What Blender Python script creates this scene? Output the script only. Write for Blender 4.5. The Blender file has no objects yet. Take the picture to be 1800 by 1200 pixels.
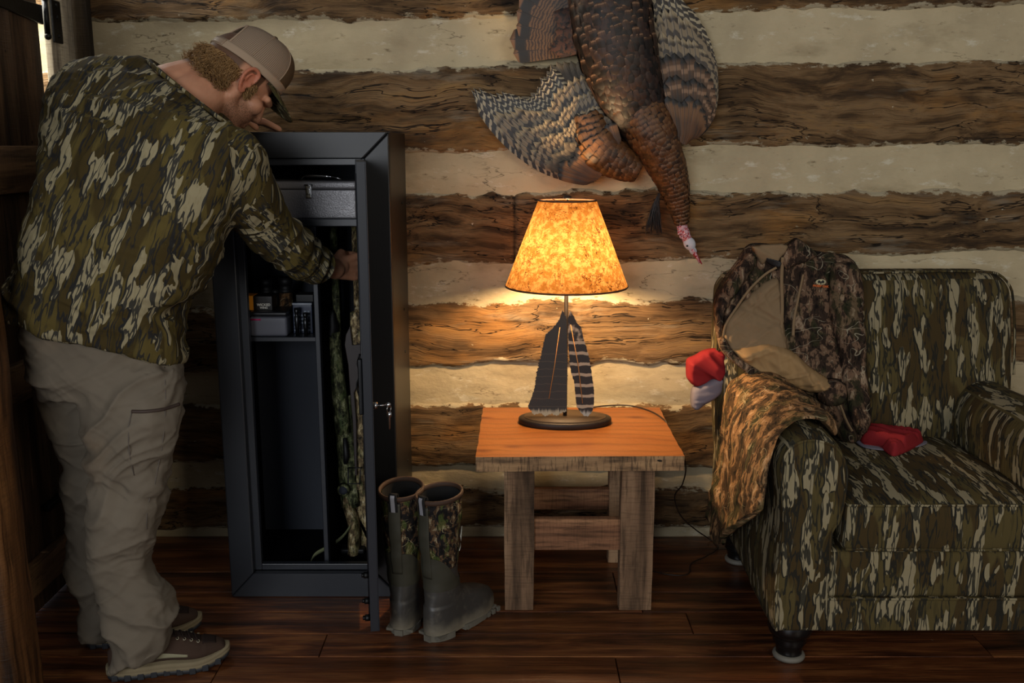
import bpy, bmesh, math, random
import numpy as np
from mathutils import Vector, Matrix
from mathutils.geometry import tessellate_polygon

# ---------------------------------------------------------------- camera, world, lights
SC = bpy.context.scene
COL = SC.collection
F = 1700.0; PITCH = math.radians(11.47); CH = 1.38; CD = 3.286
cam_data = bpy.data.cameras.new('camera')
cam = bpy.data.objects.new('camera', cam_data); COL.objects.link(cam)
cam.location = (0, -CD, CH)
cam.rotation_euler = (math.pi/2 - PITCH, 0, 0)
cam_data.sensor_width = 36; cam_data.lens = 36*F/1800
cam_data.clip_start = .05
SC.camera = cam
SC.view_settings.view_transform = 'Standard'
SC.view_settings.look = 'None'
SC.view_settings.gamma = 1
SC.view_settings.use_curve_mapping = False
SC.view_settings.exposure = 0.0
W = bpy.data.worlds.new('world'); SC.world = W; W.use_nodes = True
bgn = W.node_tree.nodes['Background']
bgn.inputs[0].default_value = (.80, .86, 1.0, 1); bgn.inputs[1].default_value = .14

def area(name, loc, target, sx, sy, power, color):
    l = bpy.data.lights.new(name, 'AREA'); l.shape = 'RECTANGLE'; l.size = sx; l.size_y = sy
    l.energy = power; l.color = color
    o = bpy.data.objects.new(name, l); COL.objects.link(o); o.location = loc
    o.rotation_euler = (Vector(target)-Vector(loc)).to_track_quat('-Z', 'Y').to_euler()
    return o
# daylight through the windows on the camera side of the room
area('window_daylight', (-1.5, -5.6, 1.75), (-.3, 0, .8), 2.2, 1.5, 84, (.93, .96, 1.0))
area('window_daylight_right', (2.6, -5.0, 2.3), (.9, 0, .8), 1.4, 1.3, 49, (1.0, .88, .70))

CAM = np.array([0, -CD, CH]); FW = np.array([0, math.cos(PITCH), -math.sin(PITCH)]); UPV = np.array([0, math.sin(PITCH), math.cos(PITCH)])
def ray(px, py): return FW + np.array([(px-900)/F, 0, 0]) - (py-600)/F*UPV
def PY(px, py, Y):
    d = ray(px, py); return CAM + d*((Y+CD)/d[1])
def PZ(px, py, Z):
    d = ray(px, py); return CAM + d*((Z-CH)/d[2])
def PX(px, py, X):
    d = ray(px, py); return CAM + d*(X/d[0])
def V3(*a): return np.array(a, float)
def nrm(v):
    v = np.asarray(v, float); return v/max(1e-12, np.linalg.norm(v))

# ---------------------------------------------------------------- noise
def _h(ix, iy, iz):
    n = (ix*374761393 + iy*668265263 + iz*1274126177).astype(np.int64) & 0xffffffff
    n = ((n ^ (n >> 13))*1274126177) & 0xffffffff
    n = (n ^ (n >> 16)) & 0xffff
    return n/32767.5 - 1
def vnoise(p):
    p = np.asarray(p, float); i = np.floor(p).astype(np.int64); f = p-i; f = f*f*f*(f*(f*6-15)+10)
    x, y, z = i[..., 0], i[..., 1], i[..., 2]; fx, fy, fz = f[..., 0], f[..., 1], f[..., 2]
    def L(a, b, t): return a+(b-a)*t
    return L(L(L(_h(x, y, z), _h(x+1, y, z), fx), L(_h(x, y+1, z), _h(x+1, y+1, z), fx), fy),
             L(L(_h(x, y, z+1), _h(x+1, y, z+1), fx), L(_h(x, y+1, z+1), _h(x+1, y+1, z+1), fx), fy), fz)
def fbm(p, sc=(1, 1, 1), octv=4, gain=.5, seed=0):
    q = np.asarray(p, float)*np.asarray(sc, float) + seed*17.31
    s = 0; a = 1; t = 0
    for k in range(octv):
        s = s + a*vnoise(q); t += a; a *= gain; q = q*2.03+7.7
    return s/t
def ridge(p, sc=(1, 1, 1), octv=3, seed=0):
    q = np.asarray(p, float)*np.asarray(sc, float) + seed*13.7
    s = 0; a = 1; t = 0
    for k in range(octv):
        s = s + a*(1-np.abs(vnoise(q))*2); t += a; a *= .5; q = q*1.9+3.1
    return s/t
def sm(a, b, x):
    t = np.clip((x-a)/(b-a), 0, 1); return t*t*(3-2*t)

# ---------------------------------------------------------------- node helper
def lin(c):
    if isinstance(c, str):
        c = c.lstrip('#'); c = [int(c[i:i+2], 16)/255 for i in (0, 2, 4)]
        c = [x/12.92 if x <= .04045 else ((x+.055)/1.055)**2.4 for x in c]
    return (c[0], c[1], c[2], 1)
class Mt:
    def __init__(s, name):
        s.m = bpy.data.materials.new(name); s.m.use_nodes = True
        s.t = s.m.node_tree; s.b = s.t.nodes['Principled BSDF']; s.out = s.t.nodes['Material Output']
    def n(s, kind, **kw):
        nd = s.t.nodes.new(kind)
        for k, v in kw.items(): setattr(nd, k, v)
        return nd
    def put(s, sock, v):
        if isinstance(v, bpy.types.NodeSocket): s.t.links.new(v, sock)
        elif v is not None:
            try: sock.default_value = v
            except Exception: sock.default_value = (v, v, v)
    def co(s, kind='Object'): return s.n('ShaderNodeTexCoord').outputs[kind]
    def geo(s, k='Normal'): return s.n('ShaderNodeNewGeometry').outputs[k]
    def map(s, v, sc=(1, 1, 1), rot=(0, 0, 0), loc=(0, 0, 0)):
        nd = s.n('ShaderNodeMapping'); s.put(nd.inputs[0], v)
        nd.inputs['Scale'].default_value = sc; nd.inputs['Rotation'].default_value = rot; nd.inputs['Location'].default_value = loc
        return nd.outputs[0]
    def noise(s, v, scale=5, detail=3, rough=.5, dist=0, col=False):
        nd = s.n('ShaderNodeTexNoise'); s.put(nd.inputs['Vector'], v); nd.inputs['Scale'].default_value = scale
        nd.inputs['Detail'].default_value = detail; nd.inputs['Roughness'].default_value = rough; nd.inputs['Distortion'].default_value = dist
        return nd.outputs['Color' if col else 'Fac']
    def vor(s, v, scale=5, feat='F1', out='Distance', rnd=1):
        nd = s.n('ShaderNodeTexVoronoi'); nd.feature = feat; s.put(nd.inputs['Vector'], v); nd.inputs['Scale'].default_value = scale
        nd.inputs['Randomness'].default_value = rnd
        return nd.outputs[out]
    def wave(s, v, scale=5, dist=2, detail=2, dscale=1, dirn='X', kind='BANDS'):
        nd = s.n('ShaderNodeTexWave'); nd.wave_type = kind
        if kind == 'BANDS': nd.bands_direction = dirn
        s.put(nd.inputs['Vector'], v); nd.inputs['Scale'].default_value = scale; nd.inputs['Distortion'].default_value = dist
        nd.inputs['Detail'].default_value = detail; nd.inputs['Detail Scale'].default_value = dscale
        return nd.outputs['Fac']
    def math(s, op, a, b=0, c=None, clamp=False):
        nd = s.n('ShaderNodeMath', operation=op); nd.use_clamp = clamp
        s.put(nd.inputs[0], a); s.put(nd.inputs[1], b)
        if c is not None: s.put(nd.inputs[2], c)
        return nd.outputs[0]
    def vmath(s, op, a, b=(0, 0, 0)):
        nd = s.n('ShaderNodeVectorMath', operation=op); s.put(nd.inputs[0], a)
        if op == 'SCALE': s.put(nd.inputs['Scale'], b)
        else: s.put(nd.inputs[1], b)
        return nd.outputs[0]
    def step(s, x, a, b):
        nd = s.n('ShaderNodeMapRange', interpolation_type='SMOOTHSTEP'); s.put(nd.inputs[0], x)
        nd.inputs[1].default_value = a; nd.inputs[2].default_value = b
        if a > b:
            nd.inputs[1].default_value = b; nd.inputs[2].default_value = a; nd.inputs[3].default_value = 1; nd.inputs[4].default_value = 0
        return nd.outputs[0]
    def ramp(s, f, stops, interp='LINEAR'):
        nd = s.n('ShaderNodeValToRGB'); s.put(nd.inputs[0], f); e = nd.color_ramp; e.interpolation = interp
        while len(e.elements) > 1: e.elements.remove(e.elements[-1])
        e.elements[0].position = stops[0][0]; e.elements[0].color = lin(stops[0][1])
        for p, c in stops[1:]:
            x = e.elements.new(p); x.color = lin(c)
        return nd.outputs[0]
    def mix(s, a, b, f, mode='MIX'):
        nd = s.n('ShaderNodeMix', data_type='RGBA', blend_type=mode)
        s.put(nd.inputs[0], f)
        s.put(nd.inputs[6], lin(a) if not isinstance(a, bpy.types.NodeSocket) else a)
        s.put(nd.inputs[7], lin(b) if not isinstance(b, bpy.types.NodeSocket) else b)
        return nd.outputs[2]
    def sep(s, v):
        nd = s.n('ShaderNodeSeparateXYZ'); s.put(nd.inputs[0], v); return nd.outputs
    def comb(s, x=0, y=0, z=0):
        nd = s.n('ShaderNodeCombineXYZ'); s.put(nd.inputs[0], x); s.put(nd.inputs[1], y); s.put(nd.inputs[2], z); return nd.outputs[0]
    def attr(s, name, out='Vector'):
        nd = s.n('ShaderNodeAttribute'); nd.attribute_name = name; return nd.outputs[out]
    def rnd(s): return s.n('ShaderNodeObjectInfo').outputs['Random']
    def bump(s, h, strength=.5, dist=.01):
        nd = s.n('ShaderNodeBump'); s.put(nd.inputs['Height'], h); nd.inputs['Strength'].default_value = strength
        nd.inputs['Distance'].default_value = dist; s.t.links.new(nd.outputs[0], s.b.inputs['Normal']); return nd
    def set(s, color=None, rough=None, metal=None, spec=None, **kw):
        if color is not None: s.put(s.b.inputs['Base Color'], color if isinstance(color, bpy.types.NodeSocket) else lin(color))
        if rough is not None: s.put(s.b.inputs['Roughness'], rough)
        if metal is not None: s.put(s.b.inputs['Metallic'], metal)
        if spec is not None: s.put(s.b.inputs['Specular IOR Level'], spec)
        for k, v in kw.items(): s.put(s.b.inputs[k], v)
        return s.m

# ---------------------------------------------------------------- mesh helpers
class MB:
    """collects verts/faces (and an optional 'cuv' point attribute, material index)"""
    def __init__(s): s.v = []; s.f = []; s.mi = []; s.c = []; s.nv = 0
    def add(s, verts, faces, mi=0, cuv=None):
        verts = np.asarray(verts, float).reshape(-1, 3)
        s.v.append(verts)
        s.c.append(np.zeros((len(verts), 3)) if cuv is None else np.asarray(cuv, float).reshape(-1, 3))
        k = s.nv
        s.f.extend([tuple(int(i)+k for i in f) for f in faces]); s.mi.extend([mi]*len(faces)); s.nv += len(verts)
        return s
    def data(s): return np.concatenate(s.v) if s.v else np.zeros((0, 3))
def mkmesh(name, mb, mats, smooth=True):
    me = bpy.data.meshes.new(name)
    me.from_pydata(mb.data().tolist(), [], mb.f)
    for m in (mats if isinstance(mats, (list, tuple)) else [mats]): me.materials.append(m)
    me.polygons.foreach_set('material_index', mb.mi)
    c = np.concatenate(mb.c)
    if np.abs(c).sum() > 0:
        a = me.attributes.new('cuv', 'FLOAT_VECTOR', 'POINT'); a.data.foreach_set('vector', c.ravel())
    me.polygons.foreach_set('use_smooth', [smooth]*len(me.polygons))
    me.update()
    return me
def fixn(me):
    bm = bmesh.new(); bm.from_mesh(me); bmesh.ops.recalc_face_normals(bm, faces=bm.faces); bm.to_mesh(me); bm.free(); me.update()
def obj(name, mb, mats, parent=None, smooth=True, recalc=True, kind=None, label=None, auto=None, bevel=None):
    """link one mesh object; verts are given in world space"""
    me = mb if isinstance(mb, bpy.types.Mesh) else mkmesh(name, mb, mats, smooth)
    if isinstance(mb, bpy.types.Mesh) and mats is not None and not me.materials:
        for m in (mats if isinstance(mats, (list, tuple)) else [mats]): me.materials.append(m)
    me.name = name
    if recalc: fixn(me)
    o = bpy.data.objects.new(name, me); COL.objects.link(o)
    if parent is not None:
        o.parent = parent
        o.matrix_parent_inverse = parent_world(parent).inverted()
    else:
        n = len(me.vertices); c = np.zeros(n*3); me.vertices.foreach_get('co', c); c = c.reshape(-1, 3)
        org = (c.min(0)+c.max(0))/2; org[2] = c[:, 2].min()
        me.vertices.foreach_set('co', (c-org).ravel()); me.update(); o.location = org
    if bevel:
        b = o.modifiers.new('bevel', 'BEVEL'); b.width = bevel; b.segments = 2; b.limit_method = 'ANGLE'; b.angle_limit = math.radians(40)
        b.harden_normals = False
    if auto is not None:
        me.polygons.foreach_set('use_smooth', [True]*len(me.polygons))
        bm = bmesh.new(); bm.from_mesh(me)
        for e in bm.edges:
            if len(e.link_faces) == 2 and e.calc_face_angle(0) > math.radians(auto): e.smooth = False
        bm.to_mesh(me); bm.free()
    if kind: o['kind'] = kind
    if label: o['label'] = label
    return o
def parent_world(p):
    m = Matrix.Translation(p.location) @ p.rotation_euler.to_matrix().to_4x4()
    if p.parent is not None: m = parent_world(p.parent) @ p.matrix_parent_inverse @ m
    return m
def tag(o, label, cat, group=None):
    o['label'] = label; o['category'] = cat
    if group: o['group'] = group
    return o
def thing(name, label, cat, loc, group=None):
    o = bpy.data.objects.new(name, None); COL.objects.link(o); o.location = [float(x) for x in loc]; o.empty_display_size = .05
    return tag(o, label, cat, group)

def gridf(nu, nv, cu=False, cv=False):
    i, j = np.meshgrid(np.arange(nu if cu else nu-1), np.arange(nv if cv else nv-1), indexing='ij')
    i2 = (i+1) % nu; j2 = (j+1) % nv
    return np.stack([i*nv+j, i2*nv+j, i2*nv+j2, i*nv+j2], -1).reshape(-1, 4)
def grid(mb, P, cu=False, cv=False, mi=0, cuv=None, caps=False):
    P = np.asarray(P, float); nu, nv = P.shape[:2]
    fs = [tuple(r) for r in gridf(nu, nv, cu, cv).tolist()]
    if caps and cv:
        fs.append(tuple(range(nv))); fs.append(tuple((nu-1)*nv+k for k in range(nv))[::-1])
    mb.add(P.reshape(-1, 3), fs, mi, None if cuv is None else np.asarray(cuv).reshape(-1, 3))
    return mb
def box(mb, lo, hi, mi=0, M=None):
    x0, y0, z0 = lo; x1, y1, z1 = hi
    v = np.array([[x0, y0, z0], [x1, y0, z0], [x1, y1, z0], [x0, y1, z0], [x0, y0, z1], [x1, y0, z1], [x1, y1, z1], [x0, y1, z1]], float)
    if M is not None: v = v @ np.array(M.to_3x3()).T + np.array(M.translation)
    mb.add(v, [(0, 3, 2, 1), (4, 5, 6, 7), (0, 1, 5, 4), (1, 2, 6, 5), (2, 3, 7, 6), (3, 0, 4, 7)], mi); return mb
def frames(path):
    path = np.asarray(path, float); n = len(path)
    T = np.zeros_like(path); T[1:-1] = path[2:]-path[:-2]; T[0] = path[1]-path[0]; T[-1] = path[-1]-path[-2]
    T /= np.linalg.norm(T, axis=1)[:, None]+1e-12
    a = V3(0, 0, 1) if abs(T[0][2]) < .9 else V3(1, 0, 0)
    N = nrm(np.cross(T[0], a)); Ns = [N]
    for k in range(1, n):
        N = Ns[-1]-T[k]*np.dot(Ns[-1], T[k]); Ns.append(nrm(N))
    Ns = np.array(Ns); return T, Ns, np.cross(T, Ns)
def tube(mb, path, r, seg=12, mi=0, caps=True, ry=None, cuv=False):
    path = np.asarray(path, float); T, N, B = frames(path); n = len(path)
    r = np.broadcast_to(np.asarray(r, float), (n,)); ry = r if ry is None else np.broadcast_to(np.asarray(ry, float), (n,))
    a = np.linspace(0, 2*math.pi, seg, endpoint=False)
    P = path[:, None]+N[:, None]*(np.cos(a)[None, :, None]*r[:, None, None])+B[:, None]*(np.sin(a)[None, :, None]*ry[:, None, None])
    grid(mb, P, cv=True, mi=mi, caps=caps); return mb
def spline(pts, n=40):
    """catmull-rom through points (rows of any dimension)"""
    p = np.asarray(pts, float); m = len(p)
    d = np.r_[0, np.cumsum(np.linalg.norm(np.diff(p, axis=0), axis=1))]
    q = np.linspace(0, d[-1], n); out = np.zeros((n, p.shape[1]))
    tg = np.zeros_like(p); tg[1:-1] = (p[2:]-p[:-2])/(d[2:]-d[:-2])[:, None]
    tg[0] = (p[1]-p[0])/(d[1]-d[0]); tg[-1] = (p[-1]-p[-2])/(d[-1]-d[-2])
    for k, s in enumerate(q):
        i = min(m-2, max(0, int(np.searchsorted(d, s)-1))); h = d[i+1]-d[i]; t = (s-d[i])/h
        out[k] = (2*t**3-3*t**2+1)*p[i]+(t**3-2*t**2+t)*h*tg[i]+(-2*t**3+3*t**2)*p[i+1]+(t**3-t**2)*h*tg[i+1]
    return out
def lathe(mb, prof, c=(0, 0, 0), seg=32, mi=0, sx=1, sy=1, R=None):
    prof = np.asarray(prof, float); a = np.linspace(0, 2*math.pi, seg, endpoint=False)
    P = np.zeros((len(prof), seg, 3)); P[..., 0] = prof[:, 0, None]*np.cos(a)*sx; P[..., 1] = prof[:, 0, None]*np.sin(a)*sy; P[..., 2] = prof[:, 1, None]
    if R is not None: P = P @ np.asarray(R).T
    P = P+np.array(c, float)
    grid(mb, P, cv=True, mi=mi, caps=True); return mb
def rotm(axis, deg): return np.array(Matrix.Rotation(math.radians(deg), 3, Vector(axis)))
def xform(mb, R=None, t=(0, 0, 0), k0=0):
    for i in range(k0, len(mb.v)):
        if R is not None: mb.v[i] = mb.v[i] @ np.asarray(R).T
        mb.v[i] = mb.v[i]+np.asarray(t, float)
    return mb
def rbox(mb, lo, hi, r, n=(12, 8, 6), mi=0, shape=None, M=None):
    """rounded box made from six subdivided faces, optional shape(points)->points"""
    lo = np.array(lo, float); hi = np.array(hi, float); c = (lo+hi)/2; h = (hi-lo)/2; r = min(r, h.min()*.999)
    def ax(nk, hk):
        nb = 4; e = np.linspace(0, 1, nb+1)[:-1]
        s = np.r_[-hk+r*(e), np.linspace(-hk+r, hk-r, nk+1), (hk-r*e)[::-1]] if hk-r > 1e-6 else np.r_[-hk+r*e, [0], (hk-r*e)[::-1]]
        return s
    A = [ax(n[k], h[k]) for k in range(3)]
    vid = {}; V = []; Fc = []
    def vert(p):
        key = tuple(np.round(p, 6))
        if key not in vid: vid[key] = len(V); V.append(p)
        return vid[key]
    for axn in range(3):
        u, v = [(1, 2), (2, 0), (0, 1)][axn]
        for sgn in (-1, 1):
            idx = np.zeros((len(A[u]), len(A[v])), int)
            for i, a in enumerate(A[u]):
                for j, b in enumerate(A[v]):
                    p = np.zeros(3); p[axn] = sgn*h[axn]; p[u] = a; p[v] = b; idx[i, j] = vert(p)
            for i in range(len(A[u])-1):
                for j in range(len(A[v])-1):
                    q = (idx[i, j], idx[i+1, j], idx[i+1, j+1], idx[i, j+1]); Fc.append(q if sgn > 0 else q[::-1])
    V = np.array(V); inn = np.clip(V, -(h-r), h-r); d = V-inn
    # spherify corner zone
    L = np.linalg.norm(d, axis=1); m = L > 1e-9; Mx = np.abs(d).max(1)
    V2 = inn.copy(); V2[m] += d[m]/L[m][:, None]*r
    V = V2+c
    if shape is not None: V = shape(V)
    if M is not None: V = V @ np.array(M.to_3x3()).T + np.array(M.translation)
    mb.add(V, Fc, mi); return mb
def ell(mb, c, r, R=None, seg=20, mi=0):
    a = np.linspace(0, math.pi, seg//2+1)[1:-1]; b = np.linspace(0, 2*math.pi, seg, endpoint=False)
    P = [[0, 0, 1]]+[[math.sin(x)*math.cos(y), math.sin(x)*math.sin(y), math.cos(x)] for x in a for y in b]+[[0, 0, -1]]
    P = np.array(P)*np.array(r)
    if R is not None: P = P @ np.asarray(R).T
    P = P+np.array(c); n = len(a); fs = []
    for j in range(seg): fs.append((0, 1+j, 1+(j+1) % seg)); fs.append((len(P)-1, 1+(n-1)*seg+(j+1) % seg, 1+(n-1)*seg+j))
    for i in range(n-1):
        for j in range(seg): fs.append((1+i*seg+j, 1+(i+1)*seg+j, 1+(i+1)*seg+(j+1) % seg, 1+i*seg+(j+1) % seg))
    mb.add(P, fs, mi); return mb
def capsule(mb, a, b, ra, rb, seg=16, mi=0, flat=1.0, up=None):
    """tapered limb with round ends"""
    a = np.array(a, float); b = np.array(b, float); T = nrm(b-a); L = np.linalg.norm(b-a)
    u = nrm(np.cross(T, up if up is not None else (V3(0, 0, 1) if abs(T[2]) < .9 else V3(1, 0, 0)))); w = np.cross(T, u)
    pts = []
    for k in range(5): t = math.pi/2*(k+.35)/5.35; pts.append((-ra*math.cos(t), ra*math.sin(t)))
    for k in range(1, 6): s = k/6; pts.append((L*s, ra+(rb-ra)*s))
    for k in range(5): t = math.pi/2*(5-k)/5.35; pts.append((L+rb*math.cos(t), rb*math.sin(t)))
    ang = np.linspace(0, 2*math.pi, seg, endpoint=False)
    P = np.array([[a+T*x+u*(r*math.cos(q))+w*(r*flat*math.sin(q)) for q in ang] for x, r in pts])
    grid(mb, P, cv=True, mi=mi, caps=True); return mb
def chain(mb, pts, rad, seg=16, flat=1.0, up=None):
    for k in range(len(pts)-1): capsule(mb, pts[k], pts[k+1], rad[k], rad[k+1], seg, flat=flat, up=up)
    return mb
def fuse(mb, voxel, smooth=6, fac=.6):
    """blend overlapping closed shapes into one continuous surface; returns verts, faces"""
    me = mkmesh('tmp', mb, bpy.data.materials.get('x') or bpy.data.materials.new('x'))
    fixn(me)
    o = bpy.data.objects.new('tmp', me); COL.objects.link(o)
    r = o.modifiers.new('r', 'REMESH'); r.mode = 'VOXEL'; r.voxel_size = voxel; r.adaptivity = 0
    if smooth: s = o.modifiers.new('s', 'SMOOTH'); s.factor = fac; s.iterations = smooth
    dg = bpy.context.evaluated_depsgraph_get(); dg.update()
    e = o.evaluated_get(dg); m2 = bpy.data.meshes.new_from_object(e)
    n = len(m2.vertices); c = np.zeros(n*3); m2.vertices.foreach_get('co', c); nn = np.zeros(n*3); m2.vertices.foreach_get('normal', nn)
    fs = np.zeros(len(m2.loops), int); m2.loops.foreach_get('vertex_index', fs)
    ls = np.zeros(len(m2.polygons), int); m2.polygons.foreach_get('loop_start', ls)
    faces = [tuple(x) for x in np.split(fs, ls[1:])]
    bpy.data.objects.remove(o); bpy.data.meshes.remove(me); bpy.data.meshes.remove(m2)
    return c.reshape(-1, 3), nn.reshape(-1, 3), faces
def fused(verts, faces, mi=None):
    mb = MB(); mb.add(verts, faces)
    if mi is not None: mb.mi = [int(x) for x in mi]
    return mb
def prism(mb, poly, y0, y1, axes=(0, 2, 1), mi=0):
    """extrude polygon given in (a,b) along c; axes says which world axis a,b,c are"""
    n = len(poly); v = np.zeros((2*n, 3))
    for k, (a, b) in enumerate(poly):
        for q, c in enumerate((y0, y1)):
            v[q*n+k, axes[0]] = a; v[q*n+k, axes[1]] = b; v[q*n+k, axes[2]] = c
    tri = tessellate_polygon([[Vector((p[0], p[1], 0)) for p in poly]])
    fs = [tuple(t) for t in tri]+[tuple(i+n for i in t)[::-1] for t in tri]
    for k in range(n): fs.append((k, (k+1) % n, n+(k+1) % n, n+k))
    mb.add(v, fs, mi); return mb
# 2-D polygon distance (positive inside) and closest point
def polysd(q, poly):
    q = np.asarray(q, float); poly = np.asarray(poly, float); n = len(poly)
    best = np.full(len(q), 1e9); cp = np.zeros_like(q); ins = np.zeros(len(q), bool)
    for k in range(n):
        a = poly[k]; b = poly[(k+1) % n]; ab = b-a
        t = np.clip(((q-a)@ab)/(ab@ab+1e-15), 0, 1); c = a+t[:, None]*ab; d = np.linalg.norm(q-c, axis=1)
        m = d < best; best[m] = d[m]; cp[m] = c[m]
        cr = (a[1] > q[:, 1]) != (b[1] > q[:, 1])
        xi = a[0]+(q[:, 1]-a[1])*(b[0]-a[0])/((b[1]-a[1]) if abs(b[1]-a[1]) > 1e-12 else 1e-12)
        ins ^= cr & (q[:, 0] < xi)
    return np.where(ins, best, -best), cp
def sheet(mb, poly, front, back, step=.005, mi=0, cuvf=None):
    """closed cloth body with outline poly in (x,z): front(x,z,d)->y and back(x,z,d)->y, d = distance to the outline"""
    poly = np.asarray(poly, float); lo = poly.min(0)-step; hi = poly.max(0)+step
    xs = np.arange(lo[0], hi[0]+step, step); zs = np.arange(lo[1], hi[1]+step, step)
    X, Z = np.meshgrid(xs, zs, indexing='ij'); q = np.stack([X.ravel(), Z.ravel()], 1)
    d, cp = polysd(q, poly); nu, nv = X.shape; D = d.reshape(nu, nv)
    fs = gridf(nu, nv); use = (D.ravel()[fs] > 0).any(1)
    fs = fs[use]; used = np.unique(fs); out = d < 0
    q = q.copy(); q[out] = cp[out]; d = np.maximum(d, 0)
    yf = front(q[:, 0], q[:, 1], d); yb = back(q[:, 0], q[:, 1], d)
    yf = np.minimum(yf, yb-.0002); yf = np.where(d <= 1e-9, yb, yf)
    rem = -np.ones(len(q), int); rem[used] = np.arange(len(used)); n = len(used)
    A = np.stack([q[used, 0], yf[used], q[used, 1]], 1); B = np.stack([q[used, 0], yb[used], q[used, 1]], 1)
    bd = d[used] <= 1e-9; idb = np.arange(n)+n; idb[bd] = np.arange(n)[bd]
    f1 = rem[fs]; f2 = idb[rem[fs]][:, ::-1]
    def clean(a):
        o = []
        for r in a.tolist():
            if len(set(r)) >= 3: o.append(tuple(r))
        return o
    f2l = [t for t, s in zip(clean(f2), clean(f1)) if set(t) != set(s)]
    mb.add(np.concatenate([A, B]), clean(f1)+f2l, mi); return mb
def wpoly(pts, Y):
    """outline read at its own depth Y -> (x,z) metres"""
    return [tuple(PY(x, y, Y)[[0, 2]]) for x, y in pts]
def text(name, body, size, depth, mat, loc, rot, parent, ax='CENTER', bold=0):
    c = bpy.data.curves.new(name, 'FONT'); c.body = body; c.size = size; c.extrude = depth; c.align_x = ax; c.align_y = 'CENTER'; c.offset = bold
    t = bpy.data.objects.new(name, c); COL.objects.link(t)
    dg = bpy.context.evaluated_depsgraph_get(); me = bpy.data.meshes.new_from_object(t.evaluated_get(dg)); bpy.data.objects.remove(t)
    R = Matrix.Translation(Vector(loc)) @ rot.to_4x4(); me.transform(R); me.materials.clear(); me.materials.append(mat)
    return obj(name, me, mat, parent, recalc=False)
# ---------------------------------------------------------------- materials
def triplane(m, rot=0.0, sc=1.0):
    """object-space coordinates chosen by the face direction -> vector (across, along, 0)"""
    p = m.co(); N = m.geo('Normal')
    if rot: 
        p = m.map(p, rot=(0, rot, 0)); nd = m.n('ShaderNodeMapping', vector_type='NORMAL'); m.put(nd.inputs[0], N); nd.inputs['Rotation'].default_value = (0, rot, 0); N = nd.outputs[0]
    x, y, z = m.sep(p)[:3]; a = m.vmath('ABSOLUTE', N); nx, ny, nz = m.sep(a)[:3]
    isx = m.math('GREATER_THAN', nx, m.math('MULTIPLY', m.math('MAXIMUM', ny, nz), 1.1))
    isz = m.math('GREATER_THAN', nz, m.math('MULTIPLY', m.math('MAXIMUM', nx, ny), 1.15))
    u = m.math('ADD', m.math('MULTIPLY', x, m.math('SUBTRACT', 1, isx)), m.math('MULTIPLY', y, isx))
    v = m.math('ADD', m.math('MULTIPLY', z, m.math('SUBTRACT', 1, isz)), m.math('MULTIPLY', y, isz))
    return m.comb(m.math('MULTIPLY', u, sc), m.math('MULTIPLY', v, sc), m.math('MULTIPLY', isx, 3.3))
def bark_camo(name, rot=0.0, sc=1.0, vec=None, tan='#a89a75', olive='#5a5230', brown='#473a22', dark='#23231f', rough=.9, bump=.25):
    m = Mt(name); p = triplane(m, rot, sc) if vec is None else vec(m)
    p = m.map(p, sc=(1, .23, 1))
    w = m.vmath('SUBTRACT', m.noise(p, 45, 2, col=True), (.5, .5, .5)); p2 = m.vmath('ADD', p, m.vmath('SCALE', w, .012))
    A = m.noise(p2, 33, 2, .5); B = m.noise(m.map(p2, loc=(4, 2, 0)), 17, 1, .4)
    A2 = m.noise(m.map(p2, loc=(.0035, .001, 0)), 33, 2, .5)
    tanm = m.step(A, .532, .539); sh = m.math('MULTIPLY', m.step(A2, .532, .539), m.math('SUBTRACT', 1, tanm))
    C = m.noise(m.map(p2, sc=(1, .7, 1), loc=(7, 3, 0)), 62, 2, .55)
    ln = m.step(m.math('ABSOLUTE', m.math('SUBTRACT', C, .5)), .040, .026)
    lm = m.step(m.noise(m.map(p, loc=(1, 9, 0)), 34, 1), .38, .46)
    ln = m.math('MULTIPLY', ln, m.math('MAXIMUM', m.math('MULTIPLY', tanm, .9), m.math('MULTIPLY', lm, .85)))
    base = m.mix(olive, brown, m.step(B, .47, .50))
    base = m.mix(base, '#2e2c1d', m.math('MULTIPLY', m.step(m.noise(m.map(p2, sc=(1.6, .8, 1), loc=(2, 5, 1)), 60, 3), .52, .64), .35))
    c = m.mix(base, tan, tanm)
    c = m.mix(c, m.mix(tan, '#8f8362', .5), m.math('MULTIPLY', tanm, m.step(m.noise(p, 150, 2), .5, .6)))
    c = m.mix(c, dark, m.math('MAXIMUM', m.math('MULTIPLY', sh, .9), ln))
    fine = m.noise(m.co(), 900, 1)
    c = m.mix(c, '#000000', m.math('MULTIPLY', fine, .12))
    m.set(c, rough, spec=.15); m.bump(m.math('ADD', fine, m.math('MULTIPLY', m.noise(m.co(), 60, 3), .8)), bump, .0012)
    return m.m
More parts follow.
